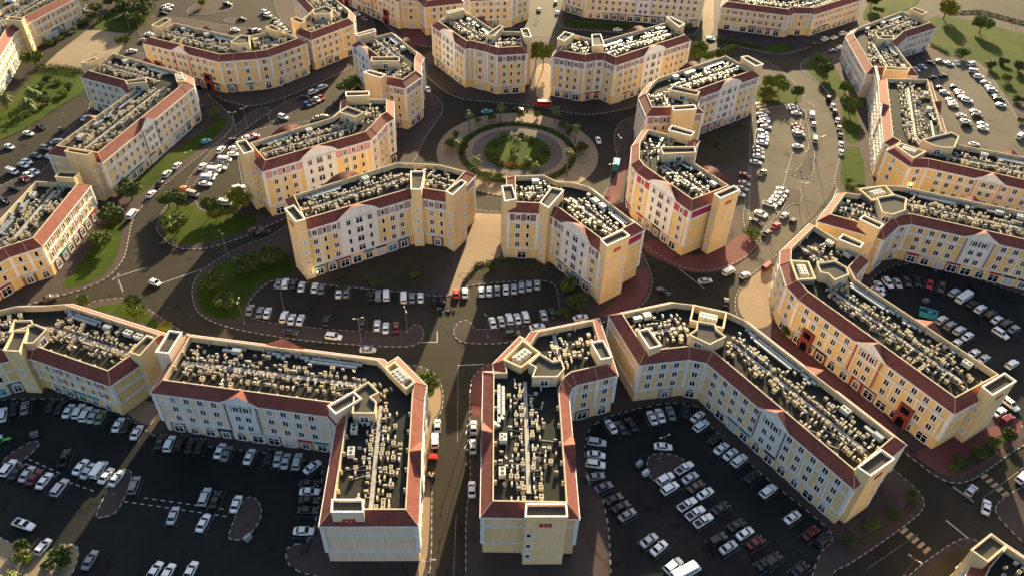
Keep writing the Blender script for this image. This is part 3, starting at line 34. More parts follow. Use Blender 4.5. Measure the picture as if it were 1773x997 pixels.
TREES=[["palm",-19.32,276.26,9.0,2.2,0],["palm",-7.19,284.9,8.5,2.2,0],["palm",15.38,284.77,8.0,2.2,0],["palm",22.97,270.08,8.5,2.2,0],["palm",-14.59,242.06,9.5,2.4,0],["palm",19.04,246.4,11.0,2.5,0],["palm",-23.1,259.74,6.0,2.2,0],["palm",7.21,248.9,3.4,2.2,1],["palm",4.04,252.77,3.2,2.2,1],["palm",0.03,265.67,4.0,2.3,1],["palm",-0.39,255.88,3.0,1.5,1],["bush",-16.57,283.34,2.6,1.6,0],["bush",-10.68,285.97,3.4,2.2,0],["bush",0.91,289.04,4.2,2.4,0],["bush",7.65,289.53,3.2,1.8,0],["bush",18.09,281.48,3.0,2.4,0],["bush",20.94,277.41,3.6,2.8,0],["bush",-24.37,270.89,3.2,2.0,0],["bush",-25.1,261.96,4.6,3.2,0],["bush",24.97,263.8,4.0,3.4,0],["bush",-11.08,241.23,3.4,3.4,0],["bush",-6.06,240.85,3.0,2.6,0],["bush",-20.24,262.29,2.2,1.6,0],["bush",-10.0,260.63,2.2,2.4,1],["bush",10.67,262.04,2.0,2.6,1],["bush",-8.64,267.08,1.8,2.2,1],["bush",-5.53,273.04,1.6,1.6,1],["bush",1.77,273.55,1.6,1.5,1],["bush",6.17,270.55,1.8,2.0,1],["bush",8.62,257.25,2.0,2.4,1],["bush",-8.57,255.33,2.0,2.6,1],["bush",-6.05,251.73,1.6,2.0,1],["tree",7.26,336.68,13.0,4.6,2],["tree",10.73,335.73,12.5,4.3,2],["tree",85.24,354.8,8.0,4.0,3],["tree",88.41,348.5,7.0,3.5,3],["tree",94.67,352.27,6.0,3.5,3],["tree",82.32,349.62,7.0,3.5,3],["tree",100.95,359.46,5.0,3.0,3],["tree",109.18,312.76,6.0,4.0,4],["tree",115.49,320.26,8.0,4.5,4],["tree",122.37,315.15,6.0,3.2,4],["tree",112.82,322.93,7.0,4.0,4],["tree",107.2,311.23,7.0,4.0,4],["tree",141.01,338.55,7.0,4.0,5],["tree",145.59,321.14,6.0,3.2,5],["tree",142.99,352.97,5.0,3.5,5],["tree",142.4,304.42,7.0,4.5,5],["bush",123.71,241.34,2.6,2.6,5],["bush",128.23,243.58,2.4,2.2,5],["bush",124.75,247.33,2.0,1.8,5],["tree",240.06,398.7,9.0,5.5,6],["tree",228.42,416.47,11.0,5.5,6],["bush",216.91,365.73,5.0,5.0,7],["bush",225.37,354.8,4.0,3.6,7],["bush",234.33,360.45,3.0,3.4,7],["bush",226.62,340.72,4.0,3.0,7],["bush",238.46,352.63,5.0,4.0,7],["bush",222.21,319.9,3.0,3.0,7],["bush",214.28,300.54,2.4,2.0,7],["tree",192.61,428.76,8.0,4.5,8],["tree",193.84,420.35,4.0,3.0,8],["tree",-133.27,220.49,6.0,4.5,9],["tree",-136.82,224.85,5.0,3.5,9],["tree",-134.1,206.51,7.0,4.8,9],["tree",-131.41,193.8,5.0,3.6,9],["tree",-115.91,216.2,7.5,4.2,10],["tree",-118.87,216.02,6.0,3.2,10],["tree",-103.17,213.49,7.0,3.3,10],["tree",-100.63,210.21,4.0,2.6,10],["tree",-110.99,202.94,6.0,4.5,10],["tree",-114.13,203.57,5.0,3.0,10],["tree",-93.81,217.56,8.0,4.6,10],["tree",-97.24,212.12,4.0,3.0,10],["tree",-124.48,164.27,5.0,2.4,11],["tree",-110.4,165.65,5.0,2.6,11],["tree",-108.27,161.32,4.4,3.0,11],["tree",-98.54,155.69,3.0,2.6,11],["tree",-22.11,136.06,6.5,4.2,12],["tree",-21.3,137.65,5.0,3.0,12],["bush",80.64,210.93,3.4,3.4,13],["bush",-6.7,189.54,2.4,2.0,14],["bush",-53.57,183.31,2.0,1.6,14],["bush",-30.84,184.56,1.4,2.0,14],["bush",-42.02,179.7,1.5,2.4,14],["bush",-52.18,176.04,1.6,2.0,14],["bush",17.63,181.19,3.4,4.0,15],["bush",19.99,173.29,3.0,4.4,15],["bush",15.51,169.19,2.4,3.0,15],["tree",-76.58,188.76,6.0,4.6,16],["tree",-82.6,184.09,5.0,4.5,16],["tree",-90.67,175.33,5.0,4.5,16],["tree",-83.99,167.81,4.0,3.6,16],["bush",96.74,108.63,2.6,2.0,17],["bush",90.7,104.38,1.8,1.8,17],["bush",84.32,100.64,2.0,2.0,17],["bush",77.68,96.63,2.0,2.0,17],["bush",128.66,128.42,3.0,2.6,18],["bush",123.73,125.86,2.6,2.4,18],["bush",118.48,122.42,2.4,2.4,18],["bush",112.82,119.49,2.8,2.4,18],["bush",110.5,117.41,1.5,1.4,18],["bush",-94.72,84.65,4.0,3.4,19],["bush",-97.03,83.88,2.0,1.6,19],["bush",-102.32,85.04,3.0,2.4,19],["bush",-104.31,87.74,2.4,2.0,19],["palm",-102.52,79.03,4.0,2.8,19],["palm",-209.2,282.27,6.5,3.6,20],["palm",-199.0,280.5,5.0,3.8,20],["palm",-201.88,290.57,5.5,3.6,20],["tree",-214.98,319.1,8.0,4.4,21],["tree",-185.34,343.7,6.0,3.2,21],["bush",-205.49,309.56,2.0,3.0,20],["bush",-199.23,305.78,1.8,3.0,20],["bush",-204.64,302.55,2.0,2.4,20],["bush",-199.57,293.4,2.4,2.6,20],["bush",-191.83,295.33,2.4,3.0,20],["bush",-192.46,302.11,2.0,2.6,20],["bush",-195.33,287.15,3.0,2.6,20],["bush",-222.0,343.91,2.6,2.6,22],["bush",-219.55,347.49,2.4,2.6,22],["bush",-218.61,354.47,2.4,2.4,22],["bush",-217.25,360.8,2.2,2.2,22],["bush",-216.65,369.06,2.0,2.4,22],["tree",-225.3,393.58,7.0,4.0,23],["tree",-216.73,384.35,5.0,4.0,23],["tree",-214.21,392.59,4.0,3.0,23],["tree",-214.12,374.92,4.0,3.4,23],["tree",-210.63,394.97,6.0,4.4,23],["tree",-197.13,378.38,9.0,5.5,24],["tree",-190.69,375.15,9.0,6.0,24],["tree",-189.98,382.9,9.0,5.5,24],["tree",-188.59,366.06,8.0,5.0,24],["tree",-202.21,381.78,5.0,3.4,24],["tree",-189.97,392.84,9.0,4.6,24],["tree",-197.31,392.15,9.0,5.0,24],["tree",-206.34,399.5,8.0,5.0,24],["tree",-167.0,397.04,4.0,2.0,25],["tree",-73.92,305.73,6.0,5.0,26],["tree",-71.77,311.49,5.0,4.0,26],["tree",-123.49,281.06,4.0,2.6,27],["bush",23.02,398.5,2.0,2.0,28],["bush",26.8,396.86,1.6,1.4,28],["bush",86.42,390.56,3.0,2.0,28],["bush",80.19,163.52,3.5,2.0,29]]
LAMPS=[[-177.46,267.52,6.0],[-90.49,102.13,6.0],[-114.86,168.67,9.0],[-191.03,363.12,9.0],[-183.2,377.74,9.0],[-117.88,238.59,9.0],[-90.9,190.39,10.0],[-111.17,268.72,9.0],[-77.01,160.44,9.0],[-107.88,272.48,9.0],[-67.22,167.27,9.0],[-98.74,295.72,8.0],[-42.21,154.95,9.0],[-29.7,159.18,9.0],[-15.63,85.49,5.0],[-9.45,113.96,8.0],[-9.74,118.36,8.0],[-9.58,130.59,9.0],[-6.42,158.54,8.0],[34.64,240.55,9.0],[39.49,263.92,7.0],[37.87,117.6,9.0],[87.69,214.46,9.0],[102.05,232.47,9.0],[108.69,254.95,9.0],[118.26,286.16,9.0],[120.64,292.3,9.0],[117.12,264.52,10.0],[87.74,88.66,7.0]]
PEOPLE=[[18.23,100.87,1.2,"in dark clothes walking beside the tan end-wall block"],[-102.19,310.4,0.3,"in dark clothes on the pavement before the top left V-block"],[-46.29,270.07,1.0,"left one of two people walking below the orange side roof"],[-45.48,269.21,1.3,"right one of two people walking below the orange side roof"],[6.97,393.15,2.0,"left one of two people in the sunlit street gap"],[8.16,391.72,2.2,"right one of two people in the sunlit street gap"],[135.72,195.04,0,"left one of two people under the maroon curved roof"],[136.48,195.08,1,"right one of two people under the maroon curved roof"]]
BINS=[[-23.17,171.79,0.1,"black","open black rubbish skip, left of two by the middle car park"],[-20.77,172.18,-0.1,"black","open black rubbish skip, right of two by the middle car park"],[-116.53,117.98,0.5,"grey","lidded grey waste bin on the lower left paving"],[-56.48,91.86,0.9,"steel","steel grey waste bin beside the lower left paved island"],[32.59,115.51,0.8,"steel","upper of two waste bins beside the lower right paved island"],[33.86,112.86,0.7,"white","lower of two waste bins, with pale lid, by lower right island"],[-179.36,265.7,0.2,"grey","grey waste bin in the shaded car park beside the cream block"],[127.72,180.57,0.3,"grey","dark round-shouldered bin behind the big blue skip"]]
SKIP=[125.89, 174.42]
SHELTER=[37.79, 252.36]
TRUCK=[-17.65, 112.19]
BUS=[10.47, 300.6]
RUB=[-20.14, 169.11]
HEDGES=[["clipped hedge along the lit bed right of the paved walkway",[[-15.04,182.18],[-11.06,191.26],[-3.76,194.05],[10.56,189.84]],1.2,0.9],["clipped hedge along the far edge of the park lawn",[[234.17,425.23],[254.86,428.83],[265.91,418.26],[277.37,409.73]],2.0,1.2],["clipped hedge along the block side of the park lawn",[[207.47,381.17],[212.18,369.74]],1.6,1.1],["dark hedge along the lawn below the sandy lot",[[-216.02,319.78],[-206.03,319.4],[-193.31,316.9]],2.6,1.8],["hedge on the verge at the top left",[[-210.95,366.05],[-209.19,385.7],[-207.21,395.41]],2.0,1.2],["low hedge under the block beside the top street gap",[[98.61,378.94],[121.3,369.61]],1.6,1.0],["low hedge before the long pale top block",[[21.7,394.48],[57.51,391.58]],1.2,0.8]]
WALL_LAMPS=[["B",[[-66.78,185.74,2.9],[-63.75,181.93,2.9],[-60.12,181.56,2.9]]],["b19",[[144.58,241.24,7.0],[141.7,236.85,7.0],[146.82,238.32,7.0],[150.21,237.4,7.0],[153.58,236.49,7.0],[156.61,234.81,7.0],[160.89,233.23,7.0],[167.31,231.07,7.0],[170.66,229.47,7.0]]]]
TRACTOR=[-122.98, 116.09]
ISLES=[["isle",[[34.45,116.97],[36.44,119.33],[40.78,119.52],[44.8,117.59],[40.63,113.14],[35.11,110.25]]],["isle",[[-61.3,92.96],[-60.68,101.97],[-58.33,103.16],[-55.43,99.87],[-55.07,96.13],[-57.07,91.69],[-60.49,91.56]]],["isle",[[-92.42,96.41],[-92.6,103.01],[-92.45,109.18],[-88.18,108.86],[-87.46,97.06],[-91.47,95.71]]],["isle",[[-121.16,109.96],[-118.55,114.35],[-116.2,116.74],[-114.02,115.78],[-115.21,111.91],[-117.44,108.11]]],["sand",[[-128.22,93.94],[-114.02,91.6],[-105.97,88.38],[-99.41,86.56],[-96.38,89.45],[-92.33,88.91],[-90.84,82.85],[-92.67,76.37],[-115.77,73.08]]]]
SCAFFOLD=[[145.61,277.36],[156.14,321.24]]
# ---------------- wording of the labels
from bpy_extras.object_utils import world_to_camera_view
ORD=['first','second','third','fourth','fifth','sixth','seventh','eighth','ninth','tenth','eleventh','twelfth','thirteenth','fourteenth','fifteenth']
def seen(x,y): v=world_to_camera_view(S,CAM,Vector((x,y,0))); return v.x,-v.y
TYN={'sedan':'saloon','suv':'off-roader','van':'van','pickup':'pickup','minibus':'minibus','hatchback':'hatchback'}
bpy.context.view_layer.update()
def worded():
    gr={}
    for i,c in enumerate(CARS): gr.setdefault((c[5],c[3],c[4]),[]).append(i)
    for (r,col,ty),L in gr.items():
        s,o=ROWS[r]; L.sort(key=lambda i:seen(CARS[i][0],CARS[i][1])[0 if o=='l' else 1]); cn={'darkred':'dark red'}.get(col,col)
        for k,i in enumerate(L): CARS[i]=tuple(CARS[i][:5])+((f"only {cn} {TYN[ty]} in the {s}" if len(L)==1 else f"{ORD[k]} {cn} {TYN[ty]} from the {'left' if o=='l' else 'top'}, {s}"),'vehicles in the '+s)
    gr={}
    KN={'palm':'fan palm','bush':'shrub','tree':'tree'}
    for i,t in enumerate(TREES): gr.setdefault((t[5],t[0]),[]).append(i)
    for (w,k_),L in gr.items():
        L.sort(key=lambda i:seen(TREES[i][1],TREES[i][2])[0])
        for k,i in enumerate(L): TREES[i]=tuple(TREES[i][:5])+((f"only {KN[k_]} {PLACES[w]}" if len(L)==1 else f"{ORD[k]} {KN[k_]} from left, {PLACES[w]}"),'each '+KN[k_]+' '+PLACES[w])
    for i,l in enumerate(LAMPS): LAMPS[i]=tuple(l)+(f"thin grey twin-arm street lamp number {i+1} of {len(LAMPS)} counted from the left edge",)
worded()
# ---------------- materials
MATS={}
def mat(name,col,rough=.85,c2=None,scale=.3,detail=6,metal=0,emit=0,bump=0,spec=.3,courses=0,thr=(.35,.65),streak=0):
    if name in MATS: return MATS[name]
    m=bpy.data.materials.new(name); m.use_nodes=True; n=m.node_tree; b=n.nodes['Principled BSDF']
    b.inputs['Roughness'].default_value=rough; b.inputs['Metallic'].default_value=metal
    b.inputs['Specular IOR Level'].default_value=spec
    col=tuple(col)+(1,)
    if c2:
        tc=n.nodes.new('ShaderNodeTexCoord'); nz=n.nodes.new('ShaderNodeTexNoise'); nz.inputs['Scale'].default_value=scale; nz.inputs['Detail'].default_value=detail; nz.inputs['Roughness'].default_value=.65
        n.links.new(tc.outputs['Object'],nz.inputs['Vector'])
        mr=n.nodes.new('ShaderNodeMapRange'); mr.inputs[1].default_value=thr[0]; mr.inputs[2].default_value=thr[1]
        n.links.new(nz.outputs[0],mr.inputs[0])
        mx=n.nodes.new('ShaderNodeMix'); mx.data_type='RGBA'; mx.inputs[6].default_value=col; mx.inputs[7].default_value=tuple(c2)+(1,)
        n.links.new(mr.outputs[0],mx.inputs[0]); out=mx.outputs[2]
        if streak:
            mp=n.nodes.new('ShaderNodeMapping'); mp.inputs['Scale'].default_value=(1.6,1.6,.16); n.links.new(tc.outputs['Object'],mp.inputs[0])
            n3=n.nodes.new('ShaderNodeTexNoise'); n3.inputs['Scale'].default_value=1.; n3.inputs['Detail'].default_value=7; n3.inputs['Roughness'].default_value=.7; n.links.new(mp.outputs[0],n3.inputs['Vector'])
            r3=n.nodes.new('ShaderNodeMapRange'); r3.inputs[1].default_value=.38; r3.inputs[2].default_value=.62; r3.inputs[3].default_value=1-streak; r3.inputs[4].default_value=1.; n.links.new(n3.outputs[0],r3.inputs[0])
            m3=n.nodes.new('ShaderNodeMix'); m3.data_type='RGBA'; m3.blend_type='MULTIPLY'; m3.inputs[0].default_value=1.; n.links.new(out,m3.inputs[6]); n.links.new(r3.outputs[0],m3.inputs[7]); out=m3.outputs[2]
        if courses:
            wv=n.nodes.new('ShaderNodeTexWave'); wv.bands_direction='Z'; wv.inputs['Scale'].default_value=courses; wv.inputs['Distortion'].default_value=.4
            n.links.new(tc.outputs['Object'],wv.inputs['Vector'])
            m2=n.nodes.new('ShaderNodeMix'); m2.data_type='RGBA'; m2.blend_type='MULTIPLY'; m2.inputs[0].default_value=.5
            n.links.new(out,m2.inputs[6]); n.links.new(wv.outputs[0],m2.inputs[7]); out=m2.outputs[2]
            bp=n.nodes.new('ShaderNodeBump'); bp.inputs['Strength'].default_value=.5; bp.inputs['Distance'].default_value=.1
            n.links.new(wv.outputs[1],bp.inputs['Height']); n.links.new(bp.outputs[0],b.inputs['Normal'])
        n.links.new(out,b.inputs['Base Color'])
        if bump:
            bp=n.nodes.new('ShaderNodeBump'); bp.inputs['Strength'].default_value=bump; bp.inputs['Distance'].default_value=.2
            n2=n.nodes.new('ShaderNodeTexNoise'); n2.inputs['Scale'].default_value=scale*12; n2.inputs['Detail'].default_value=5
            n.links.new(tc.outputs['Object'],n2.inputs['Vector']); n.links.new(n2.outputs[0],bp.inputs['Height']); n.links.new(bp.outputs[0],b.inputs['Normal'])
    else: b.inputs['Base Color'].default_value=col
    if emit: b.inputs['Emission Color'].default_value=col; b.inputs['Emission Strength'].default_value=emit
    MATS[name]=m; return m
def ground_mat(name,a,b_,fine,rough,patch=.03,crack=None,speck=1.0):
    """two scales of wear: broad patches and fine grain, plus darker stains"""
    m=bpy.data.materials.new(name); m.use_nodes=True; n=m.node_tree; bs=n.nodes['Principled BSDF']; bs.inputs['Roughness'].default_value=rough; bs.inputs['Specular IOR Level'].default_value=.08
    tc=n.nodes.new('ShaderNodeTexCoord')
    def nz(s,d,r=.6,dist=0):
        x=n.nodes.new('ShaderNodeTexNoise'); x.inputs['Scale'].default_value=s; x.inputs['Detail'].default_value=d; x.inputs['Roughness'].default_value=r; x.inputs['Distortion'].default_value=dist
        n.links.new(tc.outputs['Object'],x.inputs['Vector']); return x.outputs[0]
    def ramp(src,lo,hi):
        r=n.nodes.new('ShaderNodeMapRange'); r.inputs[1].default_value=lo; r.inputs[2].default_value=hi; n.links.new(src,r.inputs[0]); return r.outputs[0]
    def mix(f,c1,c2,bt='MIX'):
        x=n.nodes.new('ShaderNodeMix'); x.data_type='RGBA'; x.blend_type=bt
        for i,c in ((6,c1),(7,c2)):
            if isinstance(c,tuple): x.inputs[i].default_value=c+(1,)
            else: n.links.new(c,x.inputs[i])
        if isinstance(f,float): x.inputs[0].default_value=f
        else: n.links.new(f,x.inputs[0])
        return x.outputs[2]
    c=mix(ramp(nz(patch,6,.6,.6),.36,.64),a,b_)
    c=mix(ramp(nz(.9,8,.75),.3,.72),c,fine)
    st=ramp(nz(.14,4,.6,1.),.60,.72)
    c=mix(st,c,tuple(x*.55 for x in a))
    if crack:
        v=n.nodes.new('ShaderNodeTexVoronoi'); v.feature='DISTANCE_TO_EDGE'; v.inputs['Scale'].default_value=crack; n.links.new(tc.outputs['Object'],v.inputs['Vector'])
        c=mix(ramp(v.outputs[0],.03,.0),c,tuple(x*.6 for x in a))
    g=n.nodes.new('ShaderNodeMix'); g.data_type='RGBA'; g.blend_type='MULTIPLY'; g.inputs[0].default_value=.35*speck
    n.links.new(c,g.inputs[6]); n.links.new(ramp(nz(6.,3,.8),.3,.7),g.inputs[7]); c=g.outputs[2]
    n.links.new(c,bs.inputs['Base Color'])
    bp=n.nodes.new('ShaderNodeBump'); bp.inputs['Strength'].default_value=.25; bp.inputs['Distance'].default_value=.05; n.links.new(nz(5.,6,.8),bp.inputs['Height']); n.links.new(bp.outputs[0],bs.inputs['Normal'])
    MATS[name]=m; return m
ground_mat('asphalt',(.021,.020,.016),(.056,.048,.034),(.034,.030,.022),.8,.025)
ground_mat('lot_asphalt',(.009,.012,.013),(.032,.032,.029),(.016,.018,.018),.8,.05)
ground_mat('paving',(.052,.040,.039),(.095,.070,.062),(.068,.052,.048),.85,.05)
ground_mat('redpave',(.13,.046,.048),(.19,.078,.070),(.155,.060,.058),.85,.07)
ground_mat('tan',(.24,.175,.12),(.33,.25,.17),(.28,.205,.14),.85,.07)
ground_mat('dusty',(.085,.075,.060),(.14,.122,.095),(.11,.096,.076),.9,.05)  # dusty asphalt for sunlit ground, part of the sunlight put into its colour
ground_mat('sand',(.22,.175,.12),(.31,.255,.18),(.25,.20,.14),.9,.05)
ground_mat('grass',(.020,.046,.004),(.066,.090,.008),(.038,.062,.006),.95,.08)
ground_mat('soil',(.055,.038,.026),(.10,.075,.045),(.05,.05,.025),.95,.08)
ground_mat('ring_paving',(.10,.085,.075),(.15,.125,.105),(.12,.10,.09),.85,.1)
ground_mat('cap_roof',(.060,.058,.052),(.095,.088,.075),(.075,.072,.064),.85,.1)
ground_mat('deck',(.018,.022,.023),(.040,.038,.030),(.026,.028,.026),.85,.08)
mat('kerb_white',(.42,.41,.39)); mat('kerb_dark',(.07,.068,.065)); mat('paint',(.55,.55,.52),.7,(.28,.28,.27),1.2); mat('paint_old',(.34,.34,.33),.7,(.16,.16,.16),1.2); mat('faint',(.24,.24,.235),.8,(.06,.06,.06),.8); mat('zebra',(.34,.24,.15))
WALLS={'yellow':((.80,.57,.25),(.73,.52,.23)),'pale':((.84,.66,.48),(.75,.58,.42)),'cream':((.79,.59,.33),(.72,.54,.30)),'gold':((.86,.59,.31),(.80,.54,.29))}
for k,(a,b) in WALLS.items(): mat('stucco_'+k,a,.9,b,.25,8,bump=.1,streak=.15)
mat('tower_stucco',(.81,.60,.31),.9,(.74,.54,.28),.2,8,streak=.13); mat('penthouse',(.66,.54,.36),.9,(.52,.42,.28),.4,8,streak=.22)
mat('white_trim',(.80,.78,.76),.8,(.70,.68,.66),.5,streak=.15); mat('tower_gold',(.90,.64,.36),.9,(.84,.58,.32),.2,8,streak=.13); mat('coping',(.52,.44,.32),.8,(.40,.33,.24),.9)
mat('tiles',(.21,.052,.044),.8,(.29,.088,.060),.6,8,courses=2.6); mat('ridge',(.55,.34,.2))
mat('glass',(.006,.008,.010),.2,spec=.35); mat('glass_teal',(.03,.20,.22),.3); mat('shutter_white',(.42,.42,.42),.6); mat('dark',(.02,.02,.022),.6)
mat('band_mauve',(.33,.24,.24),.9); mat('band_pink',(.52,.28,.29),.9); mat('band_plum',(.22,.11,.10),.9); mat('band_white',(.60,.60,.62),.9); mat('band_red',(.45,.05,.06),.9); mat('magenta',(.28,.03,.09),.9); mat('band_grey',(.13,.12,.115),.9); mat('portico',(.26,.05,.045),.9,(.20,.04,.035),.5)
mat('shop_brown',(.20,.12,.09),.9); mat('shop_pink',(.40,.27,.20),.9)
mat('ac_cream',(.45,.39,.28),.6,(.32,.27,.19),.8); mat('ac_white',(.48,.48,.46),.5,(.40,.40,.38),.7); mat('ac_grey',(.36,.36,.34),.5,(.25,.25,.24),.7); mat('ac_fan',(.03,.03,.03),.5); mat('galv',(.34,.37,.39),.4,(.25,.28,.30),.4,metal=.5); mat('tray',(.30,.29,.28),.6,(.22,.21,.20),.6)
mat('sign_red',(.45,.012,.012),.5); mat('sign_text',(.75,.5,.45),.6); mat('lamp_glow',(1,.72,.25),.5,emit=14); mat('steel',(.35,.35,.35),.4,metal=.7); mat('tyre',(.02,.02,.02),.8); mat('rim',(.4,.4,.4),.4,metal=.8)
mat('trunk',(.12,.085,.055),.95,(.08,.055,.035),3.); mat('leaf_a',(.085,.125,.022),.8,(.13,.16,.028),.9,spec=.2); mat('leaf_b',(.050,.080,.020),.8,(.085,.105,.024),.9,spec=.2); mat('leaf_y',(.22,.21,.02),.8,(.15,.16,.02),.9,spec=.2); mat('palm_leaf',(.075,.10,.025),.75,(.10,.13,.035),1.5,spec=.25)
for k,c in dict(flower_red=(.5,.02,.02),flower_orange=(.6,.18,.02),blue_skip=(.04,.28,.38),bin_black=(.02,.02,.02),bin_grey=(.15,.16,.16),bin_steel=(.28,.30,.31),bin_white=(.5,.52,.53),cloth_dark=(.03,.03,.04),cloth_light=(.4,.38,.35),cloth_blue=(.05,.09,.2),skin=(.35,.2,.13),scaffold=(.42,.40,.36)).items(): mat(k,c,.7)
PAINT=dict(white=(.78,.78,.78),silver=(.46,.48,.50),grey=(.20,.21,.22),black=(.016,.016,.018),darkred=(.14,.012,.014),red=(.5,.02,.015),blue=(.03,.08,.25),beige=(.42,.36,.27),cyan=(.08,.42,.46),orange=(.65,.13,.02),brown=(.09,.06,.045),green=(.16,.24,.10),purple=(.10,.07,.12))
for k,c in PAINT.items(): mat('paint_'+k,c,.28,spec=.6)
# ---------------- helpers
def tag(o,label=None,cat=None,group=None,kind=None):
    for k,v in (('label',label),('category',cat),('group',group),('kind',kind)):
        if v: o[k]=v
    return o
def empty(name,loc,rz=0):
    o=bpy.data.objects.new(name,None); COL.objects.link(o); o.location=loc; o.rotation_euler=(0,0,rz); o.empty_display_size=.5; return o
class MB:
    """collects faces; build() links them as one mesh object"""
    def __init__(s,o=(0,0,0)): s.v=[];s.f=[];s.m=[];s.o=Vector(o)
    def face(s,pts,m=0):
        i=len(s.v); s.v+=[(p[0]-s.o.x,p[1]-s.o.y,p[2]-s.o.z) for p in pts]; s.f.append(tuple(range(i,i+len(pts)))); s.m.append(m)
    def box(s,c,sx,sy,sz,a=0,m=0,z0=None,taper=1.):
        """box centred on c in x,y standing on c.z"""
        ca,sa=math.cos(a),math.sin(a)
        def q(x,y,z): return (c[0]+x*ca-y*sa,c[1]+x*sa+y*ca,c[2]+z)
        x,y=sx/2,sy/2; X,Y=x*taper,y*taper
        b=[q(-x,-y,0),q(x,-y,0),q(x,y,0),q(-x,y,0)]; t=[q(-X,-Y,sz),q(X,-Y,sz),q(X,Y,sz),q(-X,Y,sz)]
        s.face(t,m); s.face(b[::-1],m)
        for i in range(4): j=(i+1)%4; s.face([b[i],b[j],t[j],t[i]],m)
    def prism(s,poly,z0,z1,m=0,top=True,mt=None):
        n=len(poly)
        for i in range(n):
            a,b=poly[i],poly[(i+1)%n]; s.face([(a[0],a[1],z0),(b[0],b[1],z0),(b[0],b[1],z1),(a[0],a[1],z1)],m)
        if top: s.face([(p[0],p[1],z1) for p in poly],m if mt is None else mt)
    def ring(s,po,pi,z0,z1,m=0,bottom=True):
        """band between outer and inner polygon from z0 to z1"""
        n=len(po)
        for i in range(n):
            j=(i+1)%n; a,b,c,d=po[i],po[j],pi[j],pi[i]
            s.face([(a[0],a[1],z0),(b[0],b[1],z0),(b[0],b[1],z1),(a[0],a[1],z1)],m)
            s.face([(a[0],a[1],z1),(b[0],b[1],z1),(c[0],c[1],z1),(d[0],d[1],z1)],m)
            s.face([(c[0],c[1],z0),(d[0],d[1],z0),(d[0],d[1],z1),(c[0],c[1],z1)],m)
            if bottom: s.face([(d[0],d[1],z0),(c[0],c[1],z0),(b[0],b[1],z0),(a[0],a[1],z0)],m)
    def disc(s,c,r,n=12,m=0,ax=None):
        if ax is None: s.face([(c[0]+r*math.cos(6.2832*i/n),c[1]+r*math.sin(6.2832*i/n),c[2]) for i in range(n)],m)
        else: # disc facing -y
            s.face([(c[0]+r*math.cos(6.2832*i/n),c[1],c[2]+r*math.sin(6.2832*i/n)) for i in range(n)],m)
    def tube(s,a,b,r0,r1=None,n=8,m=0):
        a,b=Vector(a),Vector(b); r1=r0 if r1 is None else r1; d=(b-a).normalized(); u=d.orthogonal().normalized(); w=d.cross(u)
        A=[a+(u*math.cos(6.2832*i/n)+w*math.sin(6.2832*i/n))*r0 for i in range(n)]; B=[b+(u*math.cos(6.2832*i/n)+w*math.sin(6.2832*i/n))*r1 for i in range(n)]
        for i in range(n): j=(i+1)%n; s.face([A[i],A[j],B[j],B[i]],m)
        s.face(A[::-1],m); s.face(B,m)
    def build(s,name,mats,parent=None,merge=False,smooth=False,link=True):
        me=bpy.data.meshes.new(name); me.from_pydata(s.v,[],s.f)
        for x in (mats if isinstance(mats,(list,tuple)) else [mats]): me.materials.append(MATS[x])
        me.polygons.foreach_set('material_index',s.m)
        if merge or smooth:
            bm=bmesh.new(); bm.from_mesh(me); bmesh.ops.remove_doubles(bm,verts=bm.verts,dist=.001); bmesh.ops.recalc_face_normals(bm,faces=bm.faces); bm.to_mesh(me); bm.free()
        if smooth: me.polygons.foreach_set('use_smooth',[True]*len(me.polygons))
        me.update()
        o=bpy.data.objects.new(name,me)
        if link: COL.objects.link(o)
        if parent: o.parent=parent
        return o
def kids(o): return [c for c in bpy.data.objects if c.parent==o]
def copy_part(o,loc,rz,parent,sc=None):
    c=o.copy(); COL.objects.link(c); c.parent=parent; c.location=loc; c.rotation_euler=(0,0,rz)
    if sc: c.scale=sc
    return c
def area(p): return sum(p[i][0]*p[(i+1)%len(p)][1]-p[(i+1)%len(p)][0]*p[i][1] for i in range(len(p)))/2
def ccw(p):
    p=[tuple(q[:2]) for q in p]
    return p if area(p)>0 else p[::-1]
def offset(p,d):
    """outward for positive d (ccw polygon), mitred"""
    n=len(p);out=[]
    for i in range(n):
        a,b,c=Vector(p[i-1]),Vector(p[i]),Vector(p[(i+1)%n])
        e1=(b-a).normalized(); e2=(c-b).normalized(); n1=Vector((e1.y,-e1.x)); n2=Vector((e2.y,-e2.x))
        k=max(1+n1.dot(n2),.35); q=b+(n1+n2)/k*d; out.append((q.x,q.y))
    return out
def inside(p,x,y):
    r=False;n=len(p)
    for i in range(n):
        (x1,y1),(x2,y2)=p[i][:2],p[i-1][:2]
        if (y1>y)!=(y2>y) and x<(x2-x1)*(y-y1)/(y2-y1)+x1: r=not r
    return r
def edist(p,x,y):
    best=1e9;n=len(p)
    for i in range(n):
        a,b=Vector(p[i-1][:2]),Vector(p[i][:2]); ab=b-a; t=max(0,min(1,(Vector((x,y))-a).dot(ab)/max(ab.length_squared,1e-9))); best=min(best,(a+ab*t-Vector((x,y))).length)
    return best
def chaikin(p,n=2):
    for _ in range(n):
        q=[]
        for i in range(len(p)):
            a,b=p[i],p[(i+1)%len(p)]
            q+=[(a[0]*.78+b[0]*.22,a[1]*.78+b[1]*.22),(a[0]*.22+b[0]*.78,a[1]*.22+b[1]*.78)]
        p=q
    return p
def struct(mb,name,mats,label=None,kind='structure',**k):
    o=mb.build(name,mats,**k); o['kind']=kind
    if label: o['label']=label
    return o
